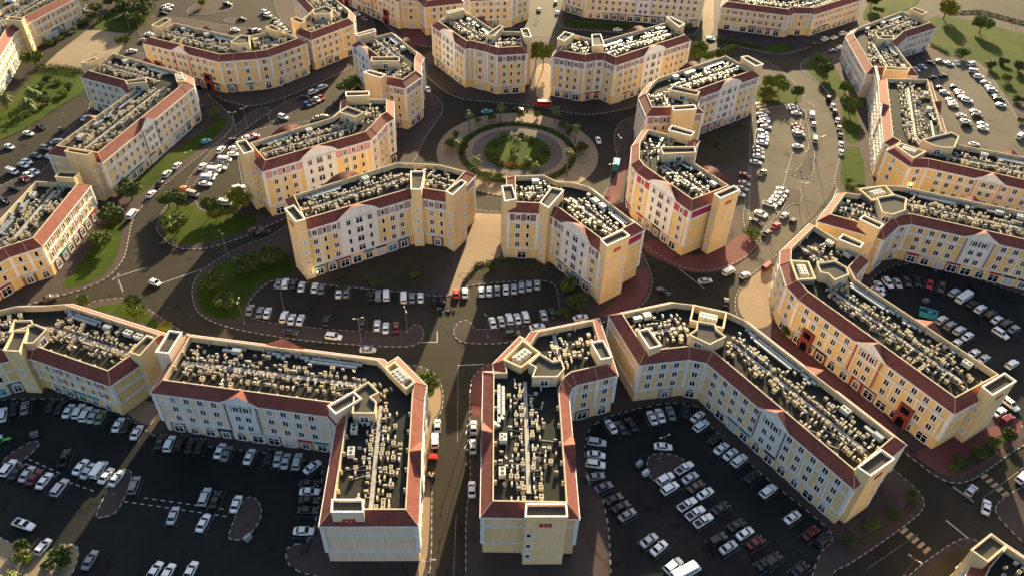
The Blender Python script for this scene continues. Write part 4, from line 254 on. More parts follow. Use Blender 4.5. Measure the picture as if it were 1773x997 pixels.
# ---------------- ground
g=MB(); N=12
xs=[-1500+250*i for i in range(13)]
for i in range(12):
    for j in range(12): g.face([(xs[i],-300+250*j,0),(xs[i+1],-300+250*j,0),(xs[i+1],-50+250*j,0),(xs[i],-50+250*j,0)])
struct(g,'road',['asphalt'],'dark asphalt streets and open ground',merge=True)
def kerb(poly,z,name='kerb',w=.13,h=.03,step=.95):
    mb=MB(); pi=offset(poly,-w); po=offset(poly,.02); acc=0.; n=len(poly)
    for i in range(n):
        a,b=Vector(po[i]),Vector(po[(i+1)%n]); c,d=Vector(pi[i]),Vector(pi[(i+1)%n]); L=(b-a).length
        if L<1e-4: continue
        t=0.
        while t<L-1e-6:
            rem=step-(acc%step); t2=min(L,t+max(rem,.01)); col=int((acc+1e-6)//step)%2
            p,q=a.lerp(b,t/L),a.lerp(b,t2/L); r_,s_=c.lerp(d,t2/L),c.lerp(d,t/L)
            mb.face([(p.x,p.y,0),(q.x,q.y,0),(q.x,q.y,z+h),(p.x,p.y,z+h)],col)
            mb.face([(p.x,p.y,z+h),(q.x,q.y,z+h),(r_.x,r_.y,z+h),(s_.x,s_.y,z+h)],col)
            acc+=t2-t; t=t2
    return struct(mb,name,['kerb_white','kerb_dark'],'black and white painted kerb')
for p in PADS:
    poly=ccw(chaikin(ccw(p['poly']),p['smooth'])); mb=MB(); mb.prism(poly,0,.12); struct(mb,'pavement',['paving'],'grey brown block paving'); kerb(poly,.12)
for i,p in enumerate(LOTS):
    poly=ccw(chaikin(ccw(p['poly']),1)); mb=MB(); mb.face([(x,y,.126) for x,y in poly]); struct(mb,'car_park',['dusty' if i in(3,4) else 'lot_asphalt'],'worn dark asphalt of a car park')  # sunlit lots get the brighter asphalt that carries sunlight in its colour
    mb=MB(); po=poly; pi=offset(poly,-.3); acc=0
    for k in range(len(poly)):
        a,b=Vector(po[k]),Vector(po[(k+1)%len(po)]); c,d_=Vector(pi[k]),Vector(pi[(k+1)%len(po)]); L=(b-a).length; m=max(1,int(L/1.9))
        for j in range(m):
            t0,t1=(j+.1)/m,(j+.6)/m; p_,q_,r_,s_=a.lerp(b,t0),a.lerp(b,t1),c.lerp(d_,t1),c.lerp(d_,t0)
            mb.face([(v.x,v.y,.131) for v in (p_,q_,r_,s_)])
    struct(mb,'kerb_marking',['paint_old'],'dashed white edge of a car park')
hz={'grass':.15,'soil':.145,'sand':.14,'tan':.136,'redpave':.132}
LAB={'dusty':'dusty asphalt road with sunlit tone in its colour','grass':'mown green lawn','soil':'bare brown planting bed','sand':'pale sandy ground','tan':'warm tan paving','redpave':'maroon block paving'}
NM={'dusty':'road','grass':'lawn','soil':'planting_bed','sand':'sandy_ground','tan':'paving','redpave':'paving'}
for k,p in enumerate(GROUND):
    poly=ccw(chaikin(ccw(p['poly']),p['sm'])); z=hz.get(p['kind'],.004)+(k%5)*.0007; mb=MB(); mb.face([(x,y,z) for x,y in poly]); struct(mb,NM[p['kind']],[p['kind']],LAB[p['kind']])  # the dusty road strip paints the sunlit stretch brighter than the asphalt around it
for lab,pp in ISLES:
    poly=ccw(chaikin(ccw(pp),2)); mb=MB(); mb.prism(poly,.1,.25); struct(mb,'pavement',['paving' if lab!='sand' else 'sand'],'raised paved island in a car park' if lab!='sand' else 'sandy corner ground'); kerb(poly,.25)
# roundabout
RC=(0.26,261.8)
def circ(r,n=96,c=RC): return [(c[0]+r*math.cos(6.28318*i/n),c[1]+r*math.sin(6.28318*i/n)) for i in range(n)]
mb=MB(); mb.prism(circ(31.3),0,.13); struct(mb,'roundabout_paving',['tan'],'sandy paved outer ring of the roundabout'); kerb(circ(31.3),.13)
def annulus(r0,r1,z,m,nm,lab):
    mb=MB(); mb.ring(circ(r1),circ(r0),z-.02,z,bottom=False); struct(mb,nm,[m],lab)
annulus(20.4,23.0,.17,'grass','hedge_bed','dark planted ring bed of the roundabout')
annulus(13.3,17.6,.16,'ring_paving','ring_path','grey circular path of the roundabout')
mb=MB(); mb.face([(x,y,.18) for x,y in circ(13.2)]); struct(mb,'garden_lawn',['grass'],'round lawn at the centre of the roundabout')
# painted lines
mb=MB(); mf=MB(); mz=MB()
for m in MARKS:
    a,b=Vector(m['pts'][0]),Vector(m['pts'][1])
    for a,b in zip(m['pts'],m['pts'][1:]):
        a,b=Vector(a),Vector(b); u=(b-a).normalized(); nn=Vector((-u.y,u.x))*m['w']/2
        if m['kind']=='dash':
            L=(b-a).length;k=int(L/1.9)
            for j in range(k):
                p,q=a+u*(j*L/k),a+u*((j+.5)*L/k); mb.face([(v.x,v.y,.1325) for v in (p+nn,q+nn,q-nn,p-nn)])
        elif m['kind']=='zebra':
            L=(b-a).length;k=int(L/1.4)
            for j in range(k):
                p,q=a+u*(j*L/k),a+u*((j+.55)*L/k); mz.face([(p+nn).to_3d()+Vector((0,0,.006)),(q+nn).to_3d()+Vector((0,0,.006)),(q-nn).to_3d()+Vector((0,0,.006)),(p-nn).to_3d()+Vector((0,0,.006))])
        else:
            t=mf if m['kind']=='faint' else mb
            t.face([(v.x,v.y,.006) for v in (a+nn,b+nn,b-nn,a-nn)])
struct(mb,'road_marking',['paint'],'white stop lines'); struct(mf,'road_marking',['faint'],'worn centre lines'); struct(mz,'zebra_crossing',['zebra'],'tan striped speed crossing')
mb=MB()
for (x,y,a,col,ty,lab,grp) in CARS:
    if 'row' not in lab and 'column' not in lab and 'rows' not in lab: continue
    u=Vector((math.cos(a),math.sin(a))); v=Vector((-u.y,u.x)); c=Vector((x,y))
    for s in (-1,1):
        p=c+v*1.32*s; q=[p+u*2.5+v*.05,p-u*2.5+v*.05,p-u*2.5-v*.05,p+u*2.5-v*.05]; mb.face([(w.x,w.y,.1345) for w in q])
struct(mb,'bay_marking',['faint'],'worn white parking bay lines')
# ---------------- facade prototypes (hidden sources are the first copies themselves)
def win_mb(w,h,fr=.2,mull=1,arch=False,sill=True):
    """window in the xz plane facing -y, centred"""
    mb=MB(); d=.14
    def bx(x0,x1,z0,z1,y0,y1,m):
        P=[(x0,y0,z0),(x1,y0,z0),(x1,y0,z1),(x0,y0,z1)]; Q=[(x0,y1,z0),(x1,y1,z0),(x1,y1,z1),(x0,y1,z1)]
        mb.face(P,m); mb.face([P[0],P[3],Q[3],Q[0]],m); mb.face([P[1],Q[1],Q[2],P[2]],m); mb.face([P[3],P[2],Q[2],Q[3]],m); mb.face([P[0],Q[0],Q[1],P[1]],m)
    W_,H2=w/2,h/2
    bx(-W_-fr,-W_,-H2-fr,H2+fr,-d,0,0); bx(W_,W_+fr,-H2-fr,H2+fr,-d,0,0); bx(-W_,W_,H2,H2+fr,-d,0,0); bx(-W_-fr*(1.4 if sill else 1),W_+fr*(1.4 if sill else 1),-H2-fr,-H2,-d-(.14 if sill else 0),0,0)
    if mull: bx(-.07,.07,-H2,H2,-d*.6,0,0)
    if mull>1: bx(-W_,W_,h*.12,h*.12+.08,-d*.6,0,0)
    if arch:
        n=8
        for i in range(n):
            a0,a1=math.pi*i/n,math.pi*(i+1)/n; r0,r1=W_,W_+fr
            P=[(r0*math.cos(a0),-d,H2+r0*math.sin(a0)*.8),(r1*math.cos(a0),-d,H2+fr*.2+r1*math.sin(a0)*.8),(r1*math.cos(a1),-d,H2+fr*.2+r1*math.sin(a1)*.8),(r0*math.cos(a1),-d,H2+r0*math.sin(a1)*.8)]
            mb.face(P,0); mb.face([P[1],P[2],(P[2][0],0,P[2][2]),(P[1][0],0,P[1][2])],0)
            mb.face([(0,-.03,H2),(r0*math.cos(a0),-.03,H2+r0*math.sin(a0)*.8),(r0*math.cos(a1),-.03,H2+r0*math.sin(a1)*.8)],1)
    mb.face([(-W_,-.03,-H2),(W_,-.03,-H2),(W_,-.03,H2),(-W_,-.03,H2)],1)
    return mb
def proto(mb,name,mats):
    o=mb.build(name,mats,link=False); return o
mat('curtain',(.22,.20,.17),.6); mat('glass_warm',(.035,.030,.022),.25,spec=.4)
WIN={'pair':proto(win_mb(1.25,1.7,.3,1),'window',['white_trim','glass']),'single':proto(win_mb(.75,1.7,.2,0),'window',['white_trim','glass']),'wide':proto(win_mb(1.7,1.7,.26,2),'window',['white_trim','glass']),
 'archw':proto(win_mb(1.0,1.35,.22,1,arch=True),'window',['white_trim','glass']),'small':proto(win_mb(.85,1.1,.3,0),'window',['white_trim','glass']),'blind':proto(win_mb(.8,1.3,.3,0),'window',['white_trim','shutter_white']),'balc':proto(win_mb(2.0,1.9,.2,2),'window',['white_trim','glass']),'pair_c':proto(win_mb(1.25,1.7,.3,1),'window',['white_trim','curtain']),'pair_b':proto(win_mb(1.25,1.7,.3,1),'window',['white_trim','glass_warm'])}
def shop_mb(w,h,arch):
    return win_mb(w,h,.28,2,arch,False)
SHOP=[proto(shop_mb(2.1,2.1,True),'shop_arch',['white_trim','glass']),proto(shop_mb(2.6,2.4,False),'shop_window',['white_trim','glass']),proto(shop_mb(1.6,2.0,True),'shop_arch',['white_trim','dark']),proto(shop_mb(2.8,2.3,False),'shop_window',['white_trim','shutter_white']),proto(shop_mb(2.8,2.3,False),'shop_window',['white_trim','glass_teal'])]
# roof plant prototypes
def ac1(m_='ac_cream'):
    mb=MB(); mb.box((0,0,.35),1.0,.42,.95,m=0); mb.disc((-.12,-.213,.82),.34,12,1,1); mb.box((-.35,0,0),.1,.4,.35,m=2); mb.box((.35,0,0),.1,.4,.35,m=2); return proto(mb,'air_conditioner',[m_,'ac_fan','tray'])
def ac2():
    mb=MB(); mb.box((0,0,.3),1.15,1.0,1.15,m=0); mb.disc((0,0,1.456),.38,14,1); mb.box((0,-.3,0),1.1,.12,.3,m=2); mb.box((0,.3,0),1.1,.12,.3,m=2); mb.disc((0,-.504,.9),.34,12,1,1); return proto(mb,'air_conditioner',['ac_cream','ac_fan','tray'])
def ac3():
    mb=MB(); mb.box((0,0,.35),2.1,1.7,1.45,m=0)
    for x,y in ((-.5,.35),(.5,.35),(0,-.35)): mb.disc((x,y,1.806),.36,14,1); 
    for x in (-.9,.9):
        for y in (-.7,.7): mb.box((x,y,0),.14,.14,.35,m=2)
    return proto(mb,'package_cooler',['ac_white','ac_fan','tray'])
def ac4():
    mb=MB(); mb.box((0,0,.35),2.3,1.5,1.3,m=0); mb.disc((-.55,0,1.656),.46,16,1); mb.disc((.55,0,1.656),.46,16,1)
    for x in (-1.05,1.05):
        for y in (-.6,.6): mb.box((x,y,0),.14,.14,.35,m=2)
    return proto(mb,'package_cooler',['ac_white','ac_fan','tray'])
def ac5():
    mb=MB(); mb.box((0,0,.3),2.4,1.3,1.2,m=0); mb.box((0,0,1.5),2.2,1.1,.08,m=0)
    for i in range(-2,3): mb.box((i*.45,-.66,.5),.3,.03,.8,m=1)
    return proto(mb,'air_handler',['galv','ac_white'])
def chill(nx=4):
    mb=MB(); mb.box((0,0,.7),nx*1.15+.2,2.5,1.7,m=0)
    for i in range(nx):
        for y in (-.6,.6):
            x=(i-(nx-1)/2)*1.15; mb.disc((x,y,2.43),.5,14,0); mb.tube((x,y,2.3),(x,y,2.62),.5,.5,14,0); mb.disc((x,y,2.63),.36,12,1)
    for x in (-nx*.55,nx*.55):
        for y in (-1.1,1.1): mb.box((x,y,0),.18,.18,.7,m=2)
    return proto(mb,'chiller',['ac_white','tray','steel'])
def dish():
    mb=MB(); mb.tube((0,0,0),(0,0,.9),.04,.04,6,1)
    c=Vector((0,-.1,1.1)); n=14; d=Vector((0,-.75,.65)).normalized(); u=d.orthogonal().normalized(); w=d.cross(u)
    for i in range(n):
        a0,a1=6.2832*i/n,6.2832*(i+1)/n
        for r0,r1 in ((0,.3),(.3,.5)):
            f=lambda r,a: c+(u*math.cos(a)+w*math.sin(a))*r+d*(r*r*.6)
            mb.face([f(r0,a0),f(r1,a0),f(r1,a1),f(r0,a1)] if r0 else [c,f(r1,a0),f(r1,a1)],0)
    return proto(mb,'satellite_dish',['ac_cream','steel'])
_s=MB(); _s.box((0,0,0),.5,.08,1.7)
for _k in range(6): _s.box((0,-.05,.15+_k*.25),.4,.04,.12)
SHUTTER=proto(_s,'shutter',['band_red'])
AC1W,AC1G=ac1('ac_white'),ac1('ac_grey')
AC1,AC2,AC3,AC4,AC5,CHI,DISH=ac1(),ac2(),ac3(),ac4(),ac5(),chill(),dish()
class SEG:
    def __init__(s,O,root,st): s.O=O; s.r=root; s.t=['shop_brown','shop_pink','band_grey','portico','sign_red','dark','bin_white','glass_teal' if st!='white' else 'green_sign']
    def face(s,pts,m): q=MB(s.O); q.face(pts); q.build('shop_front',[s.t[m]],s.r)
    def box(s,c,a,b,h,ang,m): q=MB(s.O); q.box(c,a,b,h,ang); q.build('shop_sign',[s.t[m]],s.r)
HEI={5:18.0,4:14.2,3:11.3}
cam2=Vector((0,0))
def building(b,seed):
    rnd=random.Random(seed); fl=b['fl']; hE=HEI[fl]; hT=hE+2.3; hW=hT+1.9; hP=hT+1.7; P=ccw(b['poly'])
    if b['mode']=='rim': rim=P; wall=offset(P,2.1)
    elif b['mode']=='eave': wall=offset(P,-.5); rim=offset(P,-2.6)
    else: wall=P; rim=offset(P,-2.1)
    eave=offset(wall,.5); cx=sum(p[0] for p in wall)/len(wall); cy=sum(p[1] for p in wall)/len(wall); O=(cx,cy,0.12)
    root=empty('apartment_building',O); tag(root,b['label'],'apartment building')
    st=b['style']; wm='stucco_gold' if st=='tan' else 'stucco_'+{'white4':'pale','white':'yellow','shutterw':'pale','tan':'yellow'}.get(st,b['wall']) if b['wall']!='yellow' or st in('white4','shutterw') else ('stucco_cream' if st in('cream','creambay') else 'stucco_yellow')
    tows=[ccw(t) for t in b['tow']]; pents=[ccw(t) for t in b['pent']]; boxes=[ccw(t) for t in b['box']]
    n=len(wall)
    # body
    mb=MB(O); mb.prism(wall,0.12,hE,0,top=False)
    for i in range(n):
        j=(i+1)%n; a,c,d_,e=eave[i],eave[j],wall[j],wall[i]; mb.face([(a[0],a[1],hE-.02),(e[0],e[1],hE-.02),(d_[0],d_[1],hE-.02),(c[0],c[1],hE-.02)])
    body=mb.build('wall',[wm],root)
    # mouldings
    g0=4.1; top0=hE-3.35
    mb=MB(O)
    mb.ring(offset(wall,.28),offset(wall,-.02),g0-.1,g0+.22); mb.ring(offset(wall,.38),offset(wall,-.02),top0-.25,top0+.25)
    mb.ring(offset(wall,.34),offset(wall,-.02),hE-.5,hE-.03); mb.ring(offset(wall,.62),offset(wall,.3),hE-.1,hE+.14)
    # facade edges
    E=[]
    for i in range(n):
        a,c=Vector(wall[i]),Vector(wall[(i+1)%n]); L=(c-a).length; u=(c-a)/L; nrm=Vector((u.y,-u.x)); mid=(a+c)/2
        near=any((Vector(t[0][:2])+Vector(t[2][:2])).lerp(Vector((0,0)),.5)-mid==0 or ((Vector(t[0][:2])+Vector(t[2][:2]))/2-mid).length<8.5 for t in tows)
        e1=(Vector(wall[i])-Vector(wall[i-1])).normalized(); e2=(Vector(wall[(i+2)%n])-Vector(wall[(i+1)%n])).normalized(); cv=min(e1.x*u.y-e1.y*u.x,u.x*e2.y-u.y*e2.x); blank=(L<26 and near and L>9 and cv>.55); face=nrm.dot((cam2-mid).normalized()); E.append([i,a,c,L,u,nrm,mid,blank,face])
    wins=[];gables=[];shops=[];pil=mb
    for i in range(n):
        a=wall[i]; mb.box((a[0],a[1],g0+.2),.9,.9,hE-g0-.75,math.atan2(wall[(i+1)%n][1]-a[1],wall[(i+1)%n][0]-a[0]))
    gtype=b['gable']; gw=12. if gtype=='round' else 8.5
    band=MB(O); segm=SEG(O,root,st); bandmat={'mauve':'band_mauve','plum':'band_plum','red':'band_red','white':'band_mauve','pink':'band_pink'}.get(st)
    if fl<5: bandmat=None
    shut=MB(O)
    for (i,a,c,L,u,nrm,mid,blank,face) in E:
        ang=math.atan2(u.y,u.x)
        hasg=(L>(18.5 if fl==5 else 26) and fl>=4 and not blank)
        if fl==3 and L>26: hasg=False
        rows=[(g0+ (hE-g0)/(fl-1)*(k+.5)) for k in range(fl-1)]
        if bandmat and L>5:
            o_=.10; z0,z1=top0+.2,hE-.5
            q=[a+nrm*o_,c+nrm*o_]; band.face([(q[0].x,q[0].y,z0),(q[1].x,q[1].y,z0),(q[1].x,q[1].y,z1),(q[0].x,q[0].y,z1)],1 if (blank and st in('plum','red','white')) else 0)
        if hasg:
            gb=MB(O); gr_=MB(O); bayp=MB(O); c0=(a+c)/2; p,q=c0-u*gw/2,c0+u*gw/2; o1=.34
            z1=hE+ .05
            pl=[p-nrm*.05,q-nrm*.05,q+nrm*o1,p+nrm*o1]; bayp.prism(ccw([(v.x,v.y) for v in pl]),g0+.22,z1,0)
            # pediment front and its roof running back to the parapet
            front=[];N2=10 if gtype=='round' else 2; hh=3.0 if gtype=='round' else 2.7
            for k in range(N2+1):
                t=k/N2; x=(t-.5)*(gw+.8); z=(math.sin(math.pi*t)**.8*hh if gtype=='round' else (1-abs(2*t-1))*hh)
                front.append((x,z))
            f0=c0+nrm*(o1+.12); bk=c0-nrm*2.3
            F=[(f0.x+u.x*x,f0.y+u.y*x,hE+.12+z) for x,z in front]
            gb.face(F,0)
            F2=[(f0.x+u.x*x*1.08+nrm.x*.1,f0.y+u.y*x*1.08+nrm.y*.1,hE+.2+z*1.06) for x,z in front]; B2=[(bk.x+u.x*x*(.25 if gtype=='round' else .1),bk.y+u.y*x*(.25 if gtype=='round' else .1),min(hE+.12+z,hE+2.4) if z>.1 else hE+2.35) for x,z in front]
            for k in range(N2): gr_.face([F2[k],F2[k+1],B2[k+1],B2[k]],0)
            for k in range(N2): # white rim of the pediment
                gb.face([F2[k],F2[k+1],(F[k+1][0]+nrm.x*.1,F[k+1][1]+nrm.y*.1,F[k+1][2]-.25),(F[k][0]+nrm.x*.1,F[k][1]+nrm.y*.1,F[k][2]-.25)],0)
            if gtype=='tri' and st!='yellow' or st=='yellow':
                pass
            # framed panel with two windows on the top floor (four-storey type)
            if gtype=='tri':
                o2=o1+.06; z0,zz=top0+.5,hE-.6; w2=gw*.30
                pan=[c0-u*w2+nrm*o2,c0+u*w2+nrm*o2]; bayp.face([(pan[0].x,pan[0].y,z0),(pan[1].x,pan[1].y,z0),(pan[1].x,pan[1].y,zz),(pan[0].x,pan[0].y,zz)],1)
                for s in (-.46,-.38,.38,.46):
                    pc=c0+u*gw*s+nrm*(o1+.1); bayp.box((pc.x,pc.y,g0+.3),.28,.24,hE-g0-.6,ang,2 if abs(s)<.4 else 1)
            bayp.build('central_bay',['white_trim' if (fl==5 or st in('white4','cream','creambay','greybay','tan')) else 'stucco_yellow',{'redbay':'magenta','pinkbay':'band_pink','yellow':'band_red'}.get(st,'band_grey'),'white_trim'],root)
            gg=gb.build('pediment',['white_trim'],root); gr_.build('pediment_roof',['tiles'],gg)
            for s in (-.29,0,.29) if gtype=='round' else (-.15,.15):
                for r_i,z in enumerate(rows):
                    pp=c0+u*gw*s+nrm*(o1+.07); wins.append((face,('balc' if s==0 else ('single' if gtype=='round' and r_i<fl-2 else 'pair')),(pp.x,pp.y,z),ang))
        if blank or L<3: continue
        sp=3.15 if fl==5 else (3.45 if fl==4 else 3.3); m=max(1,int((L-2.4)/sp)); off=(L-(m-1)*sp)/2
        for k in range(m):
            t=off+k*sp
            if hasg and abs(t-L/2)<gw/2+.9: continue
            pos=a+u*t+nrm*.02
            if any(inside(t_,pos.x+nrm.x*.4,pos.y+nrm.y*.4) or edist(t_,pos.x,pos.y)<1.0 for t_ in tows+boxes): continue
            for r_i,z in enumerate(rows):
                if fl==5: kd='pair' if k%3!=1 else 'single'
                elif fl==4: kd='pair'
                else: kd='archw' if k%4==1 else 'single'
                if kd=='pair': kd=rnd.choices(['pair','pair_c','pair_b'],(8,1,2))[0]
                pz=pos+nrm*(.09 if (bandmat and r_i==fl-2) else 0)
                wins.append((face,kd,(pz.x,pz.y,z-.05),ang))
                if fl==3 and k%4==1 and face>-.2:
                    for s in (-1,1):
                        sc=pos+u*s*1.05+nrm*.05; copy_part(SHUTTER,(sc.x-O[0],sc.y-O[1],z-.85-O[2]),ang,root)
            if k%2==0 and L>14:
                pp=a+u*(t+sp/2)+nrm*.02
                if not any(edist(t_,pp.x,pp.y)<.8 or inside(t_,pp.x,pp.y) for t_ in tows+boxes) and not(hasg and abs(t+sp/2-L/2)<gw/2+.3): pil.box((pp.x,pp.y,g0+.2),.5,.26,(top0-g0) if fl>3 else hE-g0-.6,ang,0)
        # shops
        m=max(1,int((L-1.5)/4.1)); off=(L-(m-1)*4.1)/2; segc=0
        for k in range(m):
            t=off+k*4.1; pos=a+u*t+nrm*.08
            if any(inside(t_,pos.x,pos.y) or edist(t_,pos.x,pos.y)<1.6 for t_ in tows+boxes): continue
            shops.append((face,rnd.choices(range(5),(5,3,3,1.4,.8))[0],(pos.x,pos.y,1.55),ang))
            if rnd.random()<.45:
                col=rnd.choice([0,1,1,2,3]); p,q=pos-u*2.0-nrm*.04,pos+u*2.0-nrm*.04
                segm.face([(p.x,p.y,.13),(q.x,q.y,.13),(q.x,q.y,g0-.12),(p.x,p.y,g0-.12)],col)
            if rnd.random()<.3 and st!='shutterw':
                p=pos+nrm*.2; segm.box((p.x,p.y,3.25),3.4,.22,.55,ang,rnd.choice([4,5,6,7]))
        # projecting red porticoes of the yellow blocks
        if st in('redbay','yellow') and L>30 and face>0:
            for f in (.13,.80):
                portico=MB(O); pos=a+u*L*f+nrm*.3; portico.box((pos.x,pos.y,.12),3.9,.9,7.1,ang,0); pos2=pos+nrm*.47
                portico.face([(pos2+u*x).to_3d()+Vector((0,0,z)) for x,z in ((-1.1,.13),(1.1,.13),(1.1,2.1),(.75,2.9),(0,3.3),(-.75,2.9),(-1.1,2.1))],1)
                portico.face([(pos2+u*x).to_3d()+Vector((0,0,z)) for x,z in ((-1.2,4.7),(1.2,4.7),(1.2,6.7),(-1.2,6.7))],1)
                portico.build('portico',['portico','glass'],root)
    pil.build('moulding',['white_trim'],root)
    if band.f: band.build('upper_storey_band',[bandmat,'magenta'],root)
    if shut.f: shut.build('shutter',['band_red'],root)
    # roof: mansard, parapet, deck
    mb=MB(O)
    for i in range(n):
        j=(i+1)%n; a,c,d_,e=eave[i],eave[j],rim[j],rim[i]; mb.face([(a[0],a[1],hE+.1),(c[0],c[1],hE+.1),(d_[0],d_[1],hT),(e[0],e[1],hT)],0)
    mans=mb.build('mansard_roof',['tiles'],root)
    mb=MB(O)
    for i in range(n):
        a=eave[i];e=rim[i]; mb.tube((a[0],a[1],hE+.12),(e[0],e[1],hT),.09,.09,5,0)
    mb.build('ridge_tile',['ridge'],mans)
    zd=hE+.55; inn=offset(rim,-.2); mb=MB(O)
    mb.ring(offset(rim,.06),inn,hT-.05,hT+.12,1); mb.prism(inn[::-1],zd-.1,hT,0,top=False)
    for (i,a,c,L,u,nrm,mid,blank,face) in E:
        A,C=Vector(inn[i]),Vector(inn[(i+1)%n]); l=(C-A).length
        if l<8: continue
        k=int(l/4.6)
        for j in range(1,k):
            p=A.lerp(C,j/k)-nrm*.3; mb.box((p.x,p.y,zd),.3,.62,hT-zd-.25,math.atan2(u.y,u.x),0)
    mb.build('parapet',['penthouse','coping'],root)
    mb=MB(O); mb.face([(p[0],p[1],zd) for p in inn]); deck=mb.build('roof_deck',['deck'],root)
    # towers, penthouses, corner bays
    def blockpart(name,polys,ztop,z0,mats,trim,white):
        for t in polys:
            cen=Vector((sum(p[0] for p in t)/len(t),sum(p[1] for p in t)/len(t)))
            mb=MB(O); mb.prism(t,z0,ztop,0,top=False); i2=offset(t,-.3); mb.prism(i2[::-1],ztop-.55,ztop,0,top=False); mb.face([(p[0],p[1],ztop-.55) for p in i2],1)
            for q in range(len(t)):
                a,c=t[q],t[(q+1)%len(t)];d_,e=i2[(q+1)%len(t)],i2[q]; mb.face([(a[0],a[1],ztop),(c[0],c[1],ztop),(d_[0],d_[1],ztop),(e[0],e[1],ztop)],0)
            o=mb.build(name,mats,root)
            mb=MB(O); mb.ring(offset(t,.10),offset(t,-.27),ztop-.3 if white else ztop+.01,ztop+.12); mb.build('coping',[trim],o)
            yield t,o,cen
    whitecap=fl>=4 and st not in('cream','yellow')
    gotsign=False
    for t,o,cen in blockpart('stair_tower',tows,hW,.12,[{'white4':'stucco_pale','tan':'tower_gold'}.get(st,'tower_stucco'),'cap_roof'],'white_trim' if whitecap else 'coping',whitecap):
        best=None
        for q in range(len(t)):
            a,c=Vector(t[q]),Vector(t[(q+1)%len(t)]); L=(c-a).length; u=(c-a)/L; nrm=Vector((u.y,-u.x)); mid=(a+c)/2; face=nrm.dot((cam2-mid).normalized())
            if L<2 : continue
            if inside(wall,mid.x+nrm.x*1.2,mid.y+nrm.y*1.2): continue
            long_=L>5.5
            pos=mid if not long_ else a+u*(L*b.get('tw',.82))
            for k in range(fl-(1 if fl==5 else 0)):
                z=3.6+k*(hE-2.2)/(fl-1) if fl<5 else 2.8+k*3.75
                if z<hE+1 and face>-.5:
                    w=(WIN['blind'] if not long_ or st not in('tan','white4') else WIN['small']); copy_part(w,(pos.x+nrm.x*.02-O[0],pos.y+nrm.y*.02-O[1],z-O[2]),math.atan2(u.y,u.x),o)
            if long_ and (best is None or face>best[0]): best=(face,mid,u,nrm)
        if best and best[0]>.15 and not gotsign and b['key'] in SIGNS:
            gotsign=True; f_,mid,u,nrm=best; p=mid+nrm*.08; txt=SIGNS[b['key']]
            mb=MB(O); mb.box((p.x,p.y,hW-3.6),2.5,.14,1.1,math.atan2(u.y,u.x),0); so=mb.build('building_sign',['sign_red'],o)
            cu=bpy.data.curves.new('lettering','FONT'); cu.body=txt; cu.size=.95; cu.align_x='CENTER'; cu.align_y='CENTER'; cu.extrude=.015; cu.materials.append(MATS['sign_text'])
            tmp=bpy.data.objects.new('tmp',cu); dg=bpy.context.evaluated_depsgraph_get(); COL.objects.link(tmp); bpy.context.view_layer.update(); dg=bpy.context.evaluated_depsgraph_get(); tm=bpy.data.meshes.new_from_object(tmp.evaluated_get(dg)); bpy.data.objects.remove(tmp)
            to=bpy.data.objects.new('sign_lettering',tm); COL.objects.link(to); to.parent=so; to.location=(p.x+nrm.x*.10-O[0],p.y+nrm.y*.10-O[1],hW-3.05-O[2]); to.rotation_euler=(R(90),0,math.atan2(u.y,u.x))
    for t,o,cen in blockpart('penthouse',pents,hP,zd-.1,['penthouse','cap_roof'],'coping',False):
        bf=None
        for q in range(len(t)):
            a,c=Vector(t[q]),Vector(t[(q+1)%len(t)]); L=(c-a).length; u=(c-a)/L; nrm=Vector((u.y,-u.x)); f=nrm.dot((cam2-(a+c)/2).normalized())
            if L>3 and (bf is None or f>bf[0]): bf=(f,(a+c)/2,u,nrm)
        if bf: 
            f,mid,u,nrm=bf; copy_part(WIN['wide'],(mid.x+nrm.x*.02-O[0],mid.y+nrm.y*.02-O[1],hP-2.1-O[2]),math.atan2(u.y,u.x),o)
    for t in boxes:
        mb=MB(O); zt=hT+.5; mb.prism(t,.12,zt,0,top=False); i2=offset(t,-.35); mb.prism(i2[::-1],hE+.5,zt,0,top=False); mb.face([(p[0],p[1],hE+.5) for p in i2],1)
        for q in range(len(t)):
            a,c=t[q],t[(q+1)%len(t)];d_,e=i2[(q+1)%len(t)],i2[q]; mb.face([(a[0],a[1],zt),(c[0],c[1],zt),(d_[0],d_[1],zt),(e[0],e[1],zt)],0)
        tb=[(p[0],p[1]) for p in t]; mb.ring(offset(tb,.06),offset(tb,-.02),top0+.2,zt-.6,2) if st in('pinkbay','redbay','greybay') else None
        cb=mb.build('corner_bay',['tower_stucco','deck',{'pinkbay':'band_pink','redbay':'band_grey','greybay':'band_grey'}.get(st,'band_grey')],root)
        cen=Vector((sum(p[0] for p in t)/len(t),sum(p[1] for p in t)/len(t))); u=Vector(t[1])-Vector(t[0])
        if u.length<(Vector(t[2])-Vector(t[1])).length: u=Vector(t[2])-Vector(t[1])
        copy_part(CHI,(cen.x-O[0],cen.y-O[1],hE+.5-O[2]),math.atan2(u.y,u.x),cb)
        mb=MB(O); mb.ring(offset(t,.14),offset(t,-.38),zt+.01,zt+.14); mb.build('coping',['coping'],cb)
    # windows: one object each for the hundred that show most, the rest as one part
    wins.sort(key=lambda w:-w[0]); front=[w for w in wins if w[0]>-.25]; 
    ind=front[:100]; rest=front[100:]
    for f,k,l,a in ind: copy_part(WIN[k],(l[0]-O[0],l[1]-O[1],l[2]-O[2]),a,root)
